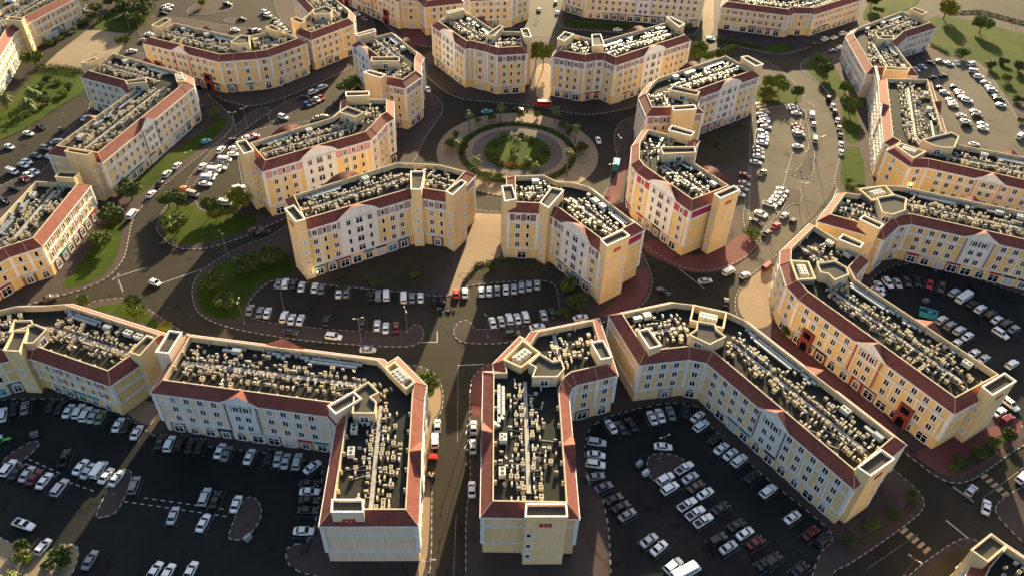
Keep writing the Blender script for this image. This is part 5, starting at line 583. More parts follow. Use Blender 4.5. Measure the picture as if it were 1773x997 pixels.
    def merged(items,src,name):
        if not items: return
        V=[];F=[];M=[];mats=None
        for (k,l,a) in items:
            me=src(k).data; mats=[m.name for m in me.materials]; base=len(V); ca,sa=math.cos(a),math.sin(a)
            V+=[(l[0]-O[0]+v.co.x*ca-v.co.y*sa,l[1]-O[1]+v.co.x*sa+v.co.y*ca,l[2]-O[2]+v.co.z) for v in me.vertices]
            for p in me.polygons: F.append(tuple(base+i for i in p.vertices)); M.append(p.material_index)
        me=bpy.data.meshes.new(name); me.from_pydata(V,[],F); me.materials.append(MATS['white_trim']); me.materials.append(MATS['glass']); me.polygons.foreach_set('material_index',M)
        o=bpy.data.objects.new(name,me); COL.objects.link(o); o.parent=root; o['kind']='stuff'
    merged([(k,l,a) for f,k,l,a in rest],lambda k:WIN[k],'window')
    for f,k,l,a in [s for s in shops if s[0]>-.3]: copy_part(SHOP[k],(l[0]-O[0],l[1]-O[1],l[2]-O[2]),a,root)
    # roof plant
    used=[]; block=tows+pents+boxes
    def free(x,y,r,edge=1.2):
        if not inside(inn,x,y) or edist(inn,x,y)<edge: return False
        if any(inside(t,x,y) or edist(t,x,y)<r*.6+.35 for t in block): return False
        return all((x-q[0])**2+(y-q[1])**2>(r+q[2])**2 for q in used)
    longs=sorted([e for e in E if e[3]>8.5],key=lambda e:-e[3]); done=[]
    for (i,a,c,L,u,nrm,mid,blank,face) in longs:
        A,C=Vector(inn[i]),Vector(inn[(i+1)%n]); 
        # depth of the wing behind this edge
        M_=(A+C)/2; w=0
        while w<24 and inside(inn,M_.x-nrm.x*(w+.5),M_.y-nrm.y*(w+.5)): w+=.5
        if w<6 or w>22: continue
        cl=M_-nrm*w/2
        if any((cl-d_).length<9 for d_ in done): continue
        done.append(cl); l=(C-A).length; ang=math.atan2(u.y,u.x); s=1 if face>0 else -1
        # s=1: edge is the near one; keep the near strip clear, heavy plant along the far side
        t=2.2; trays=MB(O)
        while t<l-2:
            p=A+u*t-nrm*w*.5
            if inside(inn,p.x,p.y) and not any(inside(q,p.x,p.y) for q in block): trays.box((p.x,p.y,zd+.002),1.95,.95,.34,ang,0); used.append((p.x,p.y,.45))
            t+=2.0
        if trays.f: trays.build('cable_tray',['tray'],deck)
        farv=(w-2.0) if s>0 else 2.0
        if l>20:
            for (f0,f1) in ([(.58,.93)] if rnd.random()<.5 else [(.07,.40)])+([(.45,.55)] if l>40 else []):
                for r_,dd in enumerate((1.15,2.15)):
                    q0,q1=A+u*l*(f0+.02*r_)-nrm*(w-dd if s>0 else dd),A+u*l*(f1-.06*r_)-nrm*(w-dd if s>0 else dd); m_=(q0+q1)/2
                    if inside(inn,q0.x,q0.y) and inside(inn,q1.x,q1.y) and not any(edist(t_,m_.x,m_.y)<2 or inside(t_,m_.x,m_.y) or inside(t_,q0.x,q0.y) or inside(t_,q1.x,q1.y) for t_ in block):
                        du=MB(O); D_=(q1-q0).length; du.box((m_.x,m_.y,zd+.35),D_,.72,.6,ang,0)
                        e_=q1+u*.5-nrm*(.45 if s>0 else -.45)*1.2; du.box((e_.x,e_.y,zd+.35),1.9,.72,.6,ang-(.75 if s>0 else -.75),0)
                        for z_ in range(1,int(D_/1.5)): pz=q0+u*z_*1.5; du.box((pz.x,pz.y,zd+.33),.07,.8,.66,ang,0)
                        du.build('air_duct',['galv'],deck)
                        for z_ in range(int(D_/1.5)+3): pz=q0+u*z_*1.5; used.append((pz.x,pz.y,.5))
        t=rnd.uniform(2,4); k=0
        while t<l-3:
            p=A+u*t-nrm*(farv+rnd.uniform(-.2,.2))
            if rnd.random()<.5 and free(p.x,p.y,1.25,1.6):
                pr=rnd.choice([AC3,AC4,AC4,AC5,AC5]); copy_part(pr,(p.x-O[0],p.y-O[1],zd-O[2]),ang+(0 if s>0 else math.pi),deck); used.append((p.x,p.y,1.25))
                if pr is AC5:
                    q=p+u*3.2; 
                    if inside(inn,q.x,q.y) and free(q.x,q.y,.6): ducts=MB(O); ducts.box(((p+u*2.4).x,(p+u*2.4).y,zd+.5),2.6,.8,.6,ang,0); ducts.build('air_duct',['galv'],deck); used.append((q.x,q.y,1.2)) 
            t+=rnd.choice([2.9,3.4,4.6,6.5])
    cnt=0; nd=0; tot=sum(e[3] for e in longs); over=[]; AP={}
    for (i,a,c,L,u,nrm,mid,blank,face) in longs:
        A,C=Vector(inn[i]),Vector(inn[(i+1)%n]); M_=(A+C)/2; w=0
        while w<24 and inside(inn,M_.x-nrm.x*(w+.5),M_.y-nrm.y*(w+.5)): w+=.5
        if w<6: continue
        l=(C-A).length; ang=math.atan2(u.y,u.x); cap=min(100,cnt+int(104*L/tot)+2)
        sg=1 if face>0 else -1
        for off,pr_ in ((w/2-1.3,.72),(w/2+1.3,.72),(w/2-2.5,.45),(w/2+2.5,.45),(w/2+sg*3.8,.12),(w/2-sg*3.8,.22),(w/2+sg*5,.05)):
            t=1.4
            while t<l-1.2:
                p=A+u*(t+rnd.uniform(-.15,.15))-nrm*(off+rnd.uniform(-.2,.2))
                big=rnd.random()<.34
                if rnd.random()<pr_ and free(p.x,p.y,.56 if big else .44,.9):
                    ra=ang+(0 if face>0 else math.pi)+rnd.choice([0,0,0,0,math.pi/2,-math.pi/2])+rnd.uniform(-.06,.06); sc=rnd.uniform(.68,.95)
                    pk='AC2' if big else rnd.choices(['AC1','AC1W','AC1G'],(5,3,2))[0]; used.append((p.x,p.y,.56 if big else .44)); cnt+=1
                    over.append((-(p.x*p.x+p.y*p.y),pk,(p.x,p.y,zd),ra,sc))
                elif nd<8 and rnd.random()<.05 and free(p.x,p.y,.5,1.0): copy_part(DISH,(p.x-O[0],p.y-O[1],zd-O[2]),rnd.uniform(0,6),deck); used.append((p.x,p.y,.5)); nd+=1
                t+=1.18 if not big else 1.3
    over.sort(key=lambda q:-q[0]); G_={'AC1':AC1,'AC2':AC2,'AC1W':AC1W,'AC1G':AC1G}
    for _,pk,p,ra,sc in over[:100]: copy_part(G_[pk],(p[0]-O[0],p[1]-O[1],p[2]-O[2]),ra,deck,(sc,sc,sc*1.05))
    if over[100:]:
        V=[];F=[];M=[]; ml=['ac_cream','ac_white','ac_grey','ac_fan','tray']
        for _,pk,p,ra,sc in over[100:]:
            me=G_[pk].data; base=len(V); ca,sa=math.cos(ra)*sc,math.sin(ra)*sc; mi=[ml.index(m.name) for m in me.materials]
            V+=[(p[0]-O[0]+v.co.x*ca-v.co.y*sa,p[1]-O[1]+v.co.x*sa+v.co.y*ca,p[2]-O[2]+v.co.z*sc) for v in me.vertices]
            for q in me.polygons: F.append(tuple(base+k for k in q.vertices)); M.append(mi[q.material_index])
        me=bpy.data.meshes.new('air_conditioner'); me.from_pydata(V,[],F)
        for m in ml: me.materials.append(MATS[m])
        me.polygons.foreach_set('material_index',M); o=bpy.data.objects.new('air_conditioner',me); COL.objects.link(o); o.parent=deck; o['kind']='stuff'
    # refrigerant pipes across the deck
    pm=MB(O)
    for k in range(0,len(over)-1,3):
        p,q=over[k][2],over[k+1][2]
        if math.hypot(p[0]-q[0],p[1]-q[1])<5: pm.tube((p[0],p[1],zd+.12),(q[0],q[1],zd+.12),.06,.06,4)
    if pm.f: pm.build('pipework',['ac_white'],deck)['kind']='stuff'
    return root
SIGNS={'C':'R13','G':'R14','F':'R13','D':'R15','E':'R16','T2':'R11','B':'R12'}
mat('green_sign',(.02,.25,.06),.6)
ROOTS={}
for k,b in enumerate(BUILDINGS): ROOTS[b['key']]=building(b,100+k)
# ---------------- vehicles
def loft(mb,secs,m=0,cap=True):
    """secs: list of closed loops with equal counts"""
    for a,b in zip(secs,secs[1:]):
        n=len(a)
        for i in range(n): j=(i+1)%n; mb.face([a[i],a[j],b[j],b[i]],m)
    if cap: mb.face(secs[0][::-1],m); mb.face(secs[-1],m)
def sec(x,w,z0,z1,r=.12):
    """rounded cross-section in the yz plane"""
    return [(x,-w+r*.6,z0),(x,w-r*.6,z0),(x,w,z0+r),(x,w*.985,z1-r*1.4),(x,w-r*1.3,z1),(x,-w+r*1.3,z1),(x,-w*.985,z1-r*1.4),(x,-w,z0+r)]
def vehicle_meshes(ty):
    body=MB(); gl=MB(); wd=.9; wheel_x=(1.42,-1.38); wr=.33
    if ty in('sedan','hatchback','suv'):
        if ty=='sedan': L=2.3; prof=[(-L,.72,.45,.86),(-L+.12,.84,.28,.98),(-1.45,.9,.24,1.02),(-.5,.91,.22,.98),(.75,.91,.22,.96),(1.5,.89,.24,.90),(L-.25,.84,.28,.76),(L,.70,.40,.64)]; cab=(-1.75,-1.0,.30,1.12,.97,1.43)
        elif ty=='hatchback': L=2.0; prof=[(-L,.74,.40,.98),(-L+.12,.84,.28,1.04),(-1.2,.88,.24,1.04),(.6,.88,.22,1.0),(1.3,.86,.24,.94),(L-.25,.82,.28,.80),(L,.70,.40,.66)]; cab=(-1.92,-1.45,.25,1.05,1.02,1.50); wheel_x=(1.25,-1.25)
        else: L=2.4; wr=.38; prof=[(-L,.80,.50,1.08),(-L+.1,.92,.36,1.14),(-1.5,.95,.32,1.14),(.8,.95,.30,1.12),(1.55,.93,.32,1.08),(L-.2,.88,.36,.96),(L,.76,.5,.8)]; cab=(-2.30,-2.0,.35,1.15,1.13,1.78); wheel_x=(1.45,-1.42)
        loft(body,[sec(x,w,a,b) for x,w,a,b in prof])
        x0,x1,x2,x3,zb,zt=cab; w0,w1=(wd-.04,wd-.20) if ty!='suv' else (.90,.76)
        B=[(x0,-w0,zb-.03),(x3,-w0,zb-.03),(x3,w0,zb-.03),(x0,w0,zb-.03)]; T=[(x1,-w1,zt-.04),(x2,-w1,zt-.04),(x2,w1,zt-.04),(x1,w1,zt-.04)]
        for i in range(4): j=(i+1)%4; gl.face([B[i],B[j],T[j],T[i]])
        # painted roof skin and pillars
        e=.05; Tr=[(x1-e,-w1-.02,zt-.05),(x2+e,-w1-.02,zt-.05),(x2+e,w1+.02,zt-.05),(x1-e,w1+.02,zt-.05)]; Tt=[(x1+.08,-w1+.08,zt+.03),(x2-.06,-w1+.08,zt+.03),(x2-.06,w1-.08,zt+.03),(x1+.08,w1-.08,zt+.03)]
        loft(body,[Tr,Tt])
        for i in range(4):
            p,q=Vector(B[i]),Vector(T[i]); body.tube(p,q,.055,.045,5)
        for s in (-1,1):
            xm=(x1+x2)/2-.1; body.tube((xm,s*w0,zb),(xm,s*(w1+.005),zt-.04),.05,.05,5)
        for s in (-1,1): body.box((x3-.35,s*(wd+.06),zb-.02),.16,.16,.13)
    elif ty in('van','minibus'):
        L=2.45 if ty=='van' else 3.6; H=2.0 if ty=='van' else 2.5; w=.92 if ty=='van' else 1.08; wr=.36; wheel_x=(L-.95,-L+1.0)
        loft(body,[sec(-L,w-.06,.4,H-.1),sec(-L+.15,w,.3,H,.16),sec(L-1.35,w,.28,H,.16),sec(L-1.0,w,.28,H-.12,.16),sec(L-.45,w-.02,.3,1.2),sec(L-.1,w-.06,.34,.98),sec(L,w-.16,.42,.8)])
        gl.face([(L-.97,-w+.14,H-.14),(L-.42,-w+.1,1.24),(L-.42,w-.1,1.24),(L-.97,w-.14,H-.14)][::-1])
        for p in gl.v: pass
        gl.v=[(x+.05,y,z+.03) for x,y,z in gl.v]
        n=3 if ty=='van' else 5; a=-L+.3; b=L-1.3; st_=(b-a)/n
        for s in (-1,1):
            for k in range(n):
                q=[(a+k*st_+.06,s*(w+.012),H-.95),(a+(k+1)*st_-.06,s*(w+.012),H-.95),(a+(k+1)*st_-.06,s*(w-.02),H-.3),(a+k*st_+.06,s*(w-.02),H-.3)]; gl.face(q if s<0 else q[::-1])
        gl.face([(-L-.015,-w+.2,H-.9),(-L-.015,-w+.2,H-.35),(-L-.015,w-.2,H-.35),(-L-.015,w-.2,H-.9)])
    elif ty=='pickup':
        L=2.6; w=.9; wr=.38; wheel_x=(1.65,-1.55)
        loft(body,[sec(-.75,w,.34,1.06),sec(.9,w,.34,1.06),sec(1.7,w-.02,.36,1.02),sec(2.4,w-.06,.4,.92),sec(2.6,w-.16,.5,.8)])
        for s in (-1,1): body.box((-1.68,s*.85,.42),1.86,.1,.62)
        body.box((-2.56,0,.42),.1,1.72,.62); body.box((-1.68,0,.40),1.84,1.66,.12)
        gl.box((-1.68,0,.525),1.72,1.58,.01)
        B=[(-.72,-.85,1.03),(1.05,-.85,1.03),(1.05,.85,1.03),(-.72,.85,1.03)]; T=[(-.5,-.7,1.66),(.35,-.7,1.66),(.35,.7,1.66),(-.5,.7,1.66)]
        for i in range(4): j=(i+1)%4; gl.face([B[i],B[j],T[j],T[i]])
        Tr=[(-.55,-.72,1.65),(.4,-.72,1.65),(.4,.72,1.65),(-.55,.72,1.65)]; Tt=[(-.48,-.64,1.73),(.3,-.64,1.73),(.3,.64,1.73),(-.48,.64,1.73)]; loft(body,[Tr,Tt])
        for i in range(4): body.tube(B[i],T[i],.055,.045,5)
    wm=MB(); wm.tube((0,-.1,0),(0,.1,0),wr,wr,14,0); wm.tube((0,-.112,0),(0,.112,0),wr*.58,wr*.58,10,1)
    W_=[(x,s*((1.0 if ty=='minibus' else .86)-.02),wr) for x in wheel_x for s in (-1,1)]
    lights=[]
    fx=body and max(v[0] for v in body.v); bx=min(v[0] for v in body.v)
    hl=MB(); hl.box((0,0,0),.12,.32,.13); tl=MB(); tl.box((0,0,0),.1,.26,.16)
    zf={'sedan':.62,'hatchback':.64,'suv':.80,'van':.74,'minibus':.72,'pickup':.76}[ty]; zr={'sedan':.76,'hatchback':.84,'suv':.92,'van':.9,'minibus':.8,'pickup':.7}[ty]; yy={'minibus':.8}.get(ty,.62)
    LL=[('headlight',hl,(fx-.10,yy,zf)),('headlight',hl,(fx-.10,-yy,zf)),('tail_light',tl,(bx+.03,yy,zr)),('tail_light',tl,(bx+.03,-yy,zr))]
    return body,gl,wm,W_,LL
mat('lamp_clear',(.6,.62,.62),.2,spec=.8); mat('lamp_red',(.30,.01,.01),.3)
VP={}
CATN={'sedan':('saloon_car','car'),'hatchback':('hatchback_car','car'),'suv':('off_road_car','car'),'van':('van','van'),'pickup':('pickup_truck','pickup'),'minibus':('minibus','minibus')}
def veh_proto(ty,col):
    if (ty,col) in VP: return VP[ty,col]
    body,gl,wm,W_,LL=vehicle_meshes(ty)
    if not any(k[0]==ty for k in VP):
        VP[ty,'_']=(gl.build('window_glass',['glass'],link=False,merge=True).data,wm.build('wheel',['tyre','rim'],link=False,merge=True).data,{n:m.build(n,['lamp_clear' if n=='headlight' else 'lamp_red'],link=False).data for n,m,_ in LL},W_,[(n,p) for n,m,p in LL])
    bo=body.build('body',['paint_'+col],link=False,merge=True,smooth=False)
    g,wme,lm,W_,LL=VP[ty,'_']
    parts=[('body',bo.data,(0,0,0)),('window_glass',g,(0,0,0))]+[('wheel',wme,p) for p in W_]+[(n,lm[n],p) for n,p in LL]
    VP[ty,col]=parts; return parts
ncar=0; far=[]
def link_part(name,me,loc,parent):
    o=bpy.data.objects.new(name,me); COL.objects.link(o); o.parent=parent; o.location=loc; return o
def onpad(x,y): return True
for (x,y,a,col,ty,lab,grp) in CARS:
    nm,cat=CATN[ty]
    if cat=='car':
        ncar+=1
        if ncar>300: far.append((x,y,a,col,ty)); continue
    z=.0
    for p in LOTS+PADS:
        if inside(p['poly'],x,y): z=.13; break
    root=empty(nm,(x,y,z),a); tag(root,lab,cat,grp)
    dist=math.hypot(x,y)
    for n,me,l in veh_proto(ty,col):
        if dist>330 and n in('headlight','tail_light'): continue
        link_part(n,me,l,root)
if far:
    V=[];F=[];M=[];cols=sorted({f[3] for f in far})+['glass','tyre']
    me=bpy.data.meshes.new('parked_cars')
    for (x,y,a,col,ty) in far:
        ca,sa=math.cos(a),math.sin(a); z=0
        for p in LOTS+PADS:
            if inside(p['poly'],x,y): z=.13; break
        for n,pm,l in veh_proto(ty,col)[:6]:
            base=len(V); V+=[(x+(v.co.x+l[0])*ca-(v.co.y+l[1])*sa,y+(v.co.x+l[0])*sa+(v.co.y+l[1])*ca,z+v.co.z+l[2]) for v in pm.vertices]
            mi=cols.index(col) if n=='body' else (len(cols)-2 if n=='window_glass' else len(cols)-1)
            for p in pm.polygons: F.append(tuple(base+i for i in p.vertices)); M.append(mi)
    me.from_pydata(V,[],F)
    for c in cols: me.materials.append(MATS['paint_'+c] if c not in('glass','tyre') else MATS[c])
    me.polygons.foreach_set('material_index',M); o=bpy.data.objects.new('parked_cars',me); COL.objects.link(o)
    tag(o,'farthest small cars parked and driving along the top of the district','cars',kind='stuff')
# red flat-bed truck and red minibus
def truck(x,y,a):
    r=empty('flatbed_truck',(x,y,0),a); tag(r,'red-cabbed truck with dusty open bed at the left kerb of the bottom street','truck')
    mb=MB(); loft(mb,[sec(1.5,1.05,.6,2.2,.15),sec(2.9,1.05,.6,2.25,.15),sec(3.25,1.0,.6,1.5,.12),sec(3.4,.95,.6,1.2,.1)]); mb.build('cab',['paint_red'],r)
    g=MB(); g.face([(2.98,-.9,2.15),(3.3,-.88,1.52),(3.3,.88,1.52),(2.98,.9,2.15)][::-1]); g.build('windscreen',['glass'],r)
    b=MB(); b.box((-1.0,0,1.0),4.8,2.2,.14)
    for s in (-1,1): b.box((-1.0,s*1.07,1.14),4.8,.06,.45)
    b.box((-3.37,0,1.14),.06,2.1,.45); b.box((1.37,0,1.14),.06,2.1,.7); b.box((0,0,.55),6.2,.8,.4,m=1); b.build('flat_bed',['soil','tyre'],r)
    c=MB(); rn=random.Random(4)
    for i in range(7): c.box((-3+rn.random()*.9,-.7+rn.random()*1.3,1.15),.3+rn.random()*.4,.3,.3,rn.random())
    c.build('load',['ac_cream'],r)
    for xx in (2.6,-1.6,-2.6):
        for s in (-1,1):
            w=MB(); w.tube((0,-.15,0),(0,.15,0),.45,.45,14,0); w.tube((0,-.16,0),(0,.16,0),.25,.25,10,1); o=w.build('wheel',['tyre','rim'],r); o.location=(xx,s*.9,.45)
truck(TRUCK[0]-.1,TRUCK[1]+.3,R(89))
def bus(x,y,a):
    r=empty('red_minibus',(x,y,0),a); tag(r,'red minibus on the ring road above the roundabout','minibus')
    for n,me,l in veh_proto('minibus','red'): link_part(n,me,l,r)
bus(BUS[0],BUS[1],R(178))
# ---------------- trees
def crown_mesh(name,seed,mat_,n=900,leaf=.10,lobes=7,flat=.75,squash=1):
    """unit crown, radius 1, centred at the origin, of leaf clumps on uneven lobes"""
    rn=random.Random(seed); mb=MB(); L=[]
    for i in range(lobes):
        a=rn.uniform(0,6.283); r=rn.uniform(.25,.62); L.append((r*math.cos(a),r*math.sin(a),rn.uniform(-.35,.4)*flat,rn.uniform(.3,.52)))
    L.append((0,0,.15,.5))
    for i in range(n):
        l=rn.choice(L); v=Vector((rn.gauss(0,1),rn.gauss(0,1),rn.gauss(0,1)*.8)).normalized()*l[3]*rn.uniform(.45,1.08)
        c=Vector((l[0],l[1],l[2]))+v; c.z*=flat; u=Vector((rn.gauss(0,1),rn.gauss(0,1),rn.gauss(0,.6))).normalized(); w=u.orthogonal().normalized(); w.rotate(Matrix.Rotation(rn.uniform(0,6.28),3,u))
        s=leaf*rn.uniform(.6,1.5); k=u.cross(w)
        mb.face([c-w*s,c-k*s*.5,c+w*s*.2+k*s*.1,c+w*s,c+k*s*.6],0)
    o=mb.build(name,[mat_],link=False); return o.data
CR={'tree':[crown_mesh('crown',k,m,1900,.105,10,.95) for k,m in enumerate(('leaf_a','leaf_b','leaf_a','leaf_y'))],'bush':[crown_mesh('foliage',20+k,m,1000,.12,7,.9) for k,m in enumerate(('leaf_b','leaf_b','leaf_a'))]}
def trunk_mesh(seed,limbs):
    rn=random.Random(seed); mb=MB(); mb.tube((0,0,0),(.03,.02,.55),.045,.032,7); 
    for i in range(limbs):
        a=6.283*i/limbs+rn.uniform(-.4,.4); mb.tube((.03,.02,.5),(.26*math.cos(a),.26*math.sin(a),.80+rn.uniform(-.05,.08)),.024,.010,5)
    return mb.build('trunk',['trunk'],link=False).data
TK=[trunk_mesh(k,5) for k in range(3)]
def palm_meshes(seed):
    rn=random.Random(seed); mb=MB(); pts=[(0,0,0),(.012,.0,.35),(.02,.01,.7),(.0,.0,1.0)]
    for i,(p,q) in enumerate(zip(pts,pts[1:])): mb.tube(p,q,.034-.005*i,.030-.005*i,7)
    t=mb.build('trunk',['trunk'],link=False).data
    fb=MB()
    for k in range(30):
        a=rn.uniform(0,6.283); el=rn.choice([.9,.5,.15,-.35,-.7])+rn.uniform(-.2,.2); d=Vector((math.cos(a),math.sin(a),0)); side=Vector((-d.y,d.x,0)); L=rn.uniform(.8,1.05); prev=Vector((0,0,0)); N=5; pp=None
        for s in range(1,N+1):
            tt=s/N; cur=d*(L*tt*math.cos(el*.8))+Vector((0,0,L*(math.sin(el)*tt-.65*tt*tt)))
            w0=.17*math.sin(math.pi*min(1,(s-1)/N+.12)); w1=.17*math.sin(math.pi*min(.97,tt+.05))
            # two leaflet rows folded down, with gaps
            for sg in (-1,1):
                fb.face([prev,prev+side*sg*w0-Vector((0,0,w0*.5)),prev.lerp(cur,.62)+side*sg*w1-Vector((0,0,w1*.5)),prev.lerp(cur,.7)])
            prev=cur
    f=fb.build('fronds',['palm_leaf'],link=False).data
    return t,f
PM=[palm_meshes(k) for k in range(3)]
TC={'palm':('palm_tree','palm'),'bush':('shrub','shrub'),'tree':('broadleaf_tree','tree')}
rn=random.Random(9)
for k,(kd,x,y,h,r,lab,grp) in enumerate(TREES):
    nm,cat=TC[kd]; root=empty(nm,(x,y,.12),rn.uniform(0,6.28)); tag(root,lab,cat,grp)
    if kd=='palm':
        t,f=PM[k%3]; o=link_part('trunk',t,(0,0,0),root); o.scale=(h*.9,h*.9,h-.6); o=link_part('fronds',f,(0,0,h-.7),root); o.scale=(r*1.3,r*1.3,r*1.2)
    elif kd=='tree':
        me=CR['tree'][rn.choice([0,0,1,1,2,3]) if 'dark' not in lab else 1]; ch=min(h*.8,r*2.1); o=link_part('trunk',TK[k%3],(0,0,0),root); o.scale=(r*1.3,r*1.3,(h-ch*.5)/.8)
        o=link_part('crown',me,(0,0,h-ch*.5),root); o.scale=(r*1.12,r*rn.uniform(.95,1.18),ch*.66)
    else:
        me=CR['bush'][k%3]; o=link_part('foliage',me,(0,0,h*.5),root); o.scale=(r,r*rn.uniform(.85,1.15),h*.62); o=link_part('stem',TK[k%3],(0,0,0),root); o.scale=(r,r,h*.7)
# hedge ring and planted beds of the roundabout
def leafmass(name,pts,mat_,label,s=.35):
    mb=MB(); rr=random.Random(5)
    for (x,y,z) in pts:
        u=Vector((rr.gauss(0,1),rr.gauss(0,1),rr.gauss(0,1))).normalized(); w=u.orthogonal().normalized(); k=u.cross(w); q=s*rr.uniform(.5,1.3); c=Vector((x,y,z)); mb.face([c-w*q,c-k*q*.6,c+w*q,c+k*q*.6])
    o=mb.build(name,[mat_]); tag(o,label,'hedge',kind='stuff'); return o
rr=random.Random(3)
leafmass('ring_hedge',[(RC[0]+rd*math.cos(t),RC[1]+rd*math.sin(t),rr.uniform(.2,.95)) for t,rd in ((rr.uniform(0,6.283),rr.uniform(20.6,22.8)) for _ in range(7000))],'leaf_b','low dark hedge ring around the roundabout path')
leafmass('garden_plants',[(RC[0]+rd*math.cos(t),RC[1]+rd*math.sin(t),.2+rr.uniform(.0,.5)) for t,rd in ((rr.uniform(0,6.283),rr.uniform(9.2,13.0)) for _ in range(2600))],'leaf_a','low planting of the round flower garden',.3)
leafmass('flower_bed',[(RC[0]+rd*math.cos(t),RC[1]+rd*math.sin(t),.3+rr.uniform(.0,.5)) for t,rd in ((rr.uniform(-2.25,-1.45),rr.uniform(9.8,11.2)) for _ in range(260))],'flower_red','red flowers at the near edge of the round garden',.25)
def hedge(pts,w,h,label):
    out=[]
    for (a,b) in zip(pts,pts[1:]):
        a,b=Vector(a),Vector(b); L=(b-a).length
        for _ in range(int(L*w*26)):
            p=a.lerp(b,rr.random())+Vector((rr.uniform(-w,w)/2,rr.uniform(-w,w)/2)); out.append((p.x,p.y,.15+h*rr.random()))
    leafmass('hedge',out,'leaf_b',label,.26)
for nm_,pts,w,h in HEDGES: hedge(pts,w,h,nm_)
# grass tufts on lawns are left to the ground itself
# ---------------- street lamps
def lamp(x,y,h,i):
    root=empty('street_lamp',(x,y,.12),rr.uniform(0,6.28))
    return root
lp=MB(); lp.tube((0,0,0),(0,0,1),.011,.006,7); LPM=lp.build('pole',['steel'],link=False).data
la=MB(); la.tube((0,0,0),(.9,0,.25),.04,.03,6); LAM=la.build('arm',['steel'],link=False).data
lh=MB(); lh.box((0,0,0),.75,.3,.14,taper=.7); LHM=lh.build('lamp_head',['ac_white'],link=False).data
lb=MB(); lb.box((0,0,0),.5,.5,.25); LBM=lb.build('base',['bin_grey'],link=False).data
for i,(x,y,h,lab) in enumerate(LAMPS):
    root=empty('street_lamp',(x,y,.12),rr.uniform(0,6.28)); tag(root,lab,'street lamp','street lamps')
    o=link_part('pole',LPM,(0,0,0),root); o.scale=(h,h,h); link_part('base',LBM,(0,0,0),root)
    for s in (0,math.pi):
        o=link_part('arm',LAM,(0,0,h-.25),root); o.rotation_euler=(0,0,s); o=link_part('lamp_head',LHM,(1.15*math.cos(s),1.15*math.sin(s),h+.02),root); o.rotation_euler=(0,0,s)
# ---------------- bins, skip, shelter, rubbish
def skip(name,x,y,a,sx,sy,h,m,label,cat,z=.13,lid=False):
    root=empty(name,(x,y,z),a); tag(root,label,cat); mb=MB(); t=.06
    b=[(-sx/2*.8,-sy/2,.12),(sx/2*.8,-sy/2,.12),(sx/2*.8,sy/2,.12),(-sx/2*.8,sy/2,.12)]; T=[(-sx/2,-sy/2,h),(sx/2,-sy/2,h),(sx/2,sy/2,h),(-sx/2,sy/2,h)]; I=[(-sx/2+t,-sy/2+t,h),(sx/2-t,-sy/2+t,h),(sx/2-t,sy/2-t,h),(-sx/2+t,sy/2-t,h)]; D=[(p[0]*.75,p[1]*.9,.3) for p in T]
    for i in range(4): j=(i+1)%4; mb.face([b[i],b[j],T[j],T[i]]); mb.face([T[i],T[j],I[j],I[i]]); mb.face([I[j],I[i],D[i],D[j]])
    mb.face(D); mb.face(b[::-1])
    for k in (-.3,0,.3):
        for s in (-1,1): mb.box((sx*k,s*(sy/2+.03),.15),.1,.06,h-.2)
    mb.build('tub',[m],root)
    if lid: l=MB(); l.box((0,sy*.12,h+.01),sx,sy*.7,.08); l.box((0,-sy*.36,h+.01),sx,.06,.2); l.build('lid',[m],root)
    w=MB()
    for sx_ in (-1,1):
        for sy_ in (-1,1): w.tube((sx_*sx*.3,sy_*sy*.3-.05,.1),(sx_*sx*.3,sy_*sy*.3+.05,.1),.1,.1,8)
    w.build('castor',['tyre'],root)
    rb=MB(); q=random.Random(int(abs(x)*10))
    for _ in range(9): rb.box((q.uniform(-.3,.3)*sx,q.uniform(-.3,.3)*sy,.3),q.uniform(.2,.5),q.uniform(.2,.4),h*.75,q.uniform(0,3),q.choice([0,1,2]))
    if not lid: rb.build('refuse',['bin_white','cloth_blue','soil'],root)
for (x,y,a,c,lab) in BINS:
    if c=='black': skip('rubbish_skip',x,y,a,2.6,1.8,1.4,'bin_black',lab,'skip')
    else: skip('waste_bin',x,y,a,1.8,1.1,1.2,'bin_'+c,lab,'waste bin',lid=True)
skip('rubbish_skip',SKIP[0],SKIP[1],R(-25),5.2,2.6,2.0,'blue_skip','big turquoise blue open skip in the shaded right edge car park','skip')
def heap(x,y):
    root=empty('rubbish_heap',(x,y,.13)); tag(root,'heap of black bags and scattered rubbish beside the two black skips','rubbish'); q=random.Random(2)
    for nm_,m,n,s in (('bag','bin_black',16,.5),('box','bin_white',6,.3),('cloth','cloth_blue',4,.35)):
        for k in range(n):
            mb=MB(); c=Vector((q.gauss(0,1.3),q.gauss(0,.5),0)); z=q.uniform(.4,.8)*s*1.6
            pr=[(r_,zz) for r_,zz in ((.6,0),(1,.3),(.8,.75),(.25,1.0))] if nm_=='bag' else [(1,0),(1,.9),(.9,1.0)]
            nn=8 if nm_=='bag' else 4
            secs=[[(c.x+s*r_*math.cos(6.283*i/nn)*.8,c.y+s*r_*math.sin(6.283*i/nn)*.8,zz*z) for i in range(nn)] for r_,zz in pr]; loft(mb,secs); mb.build(nm_,[m],root)
heap(*RUB)
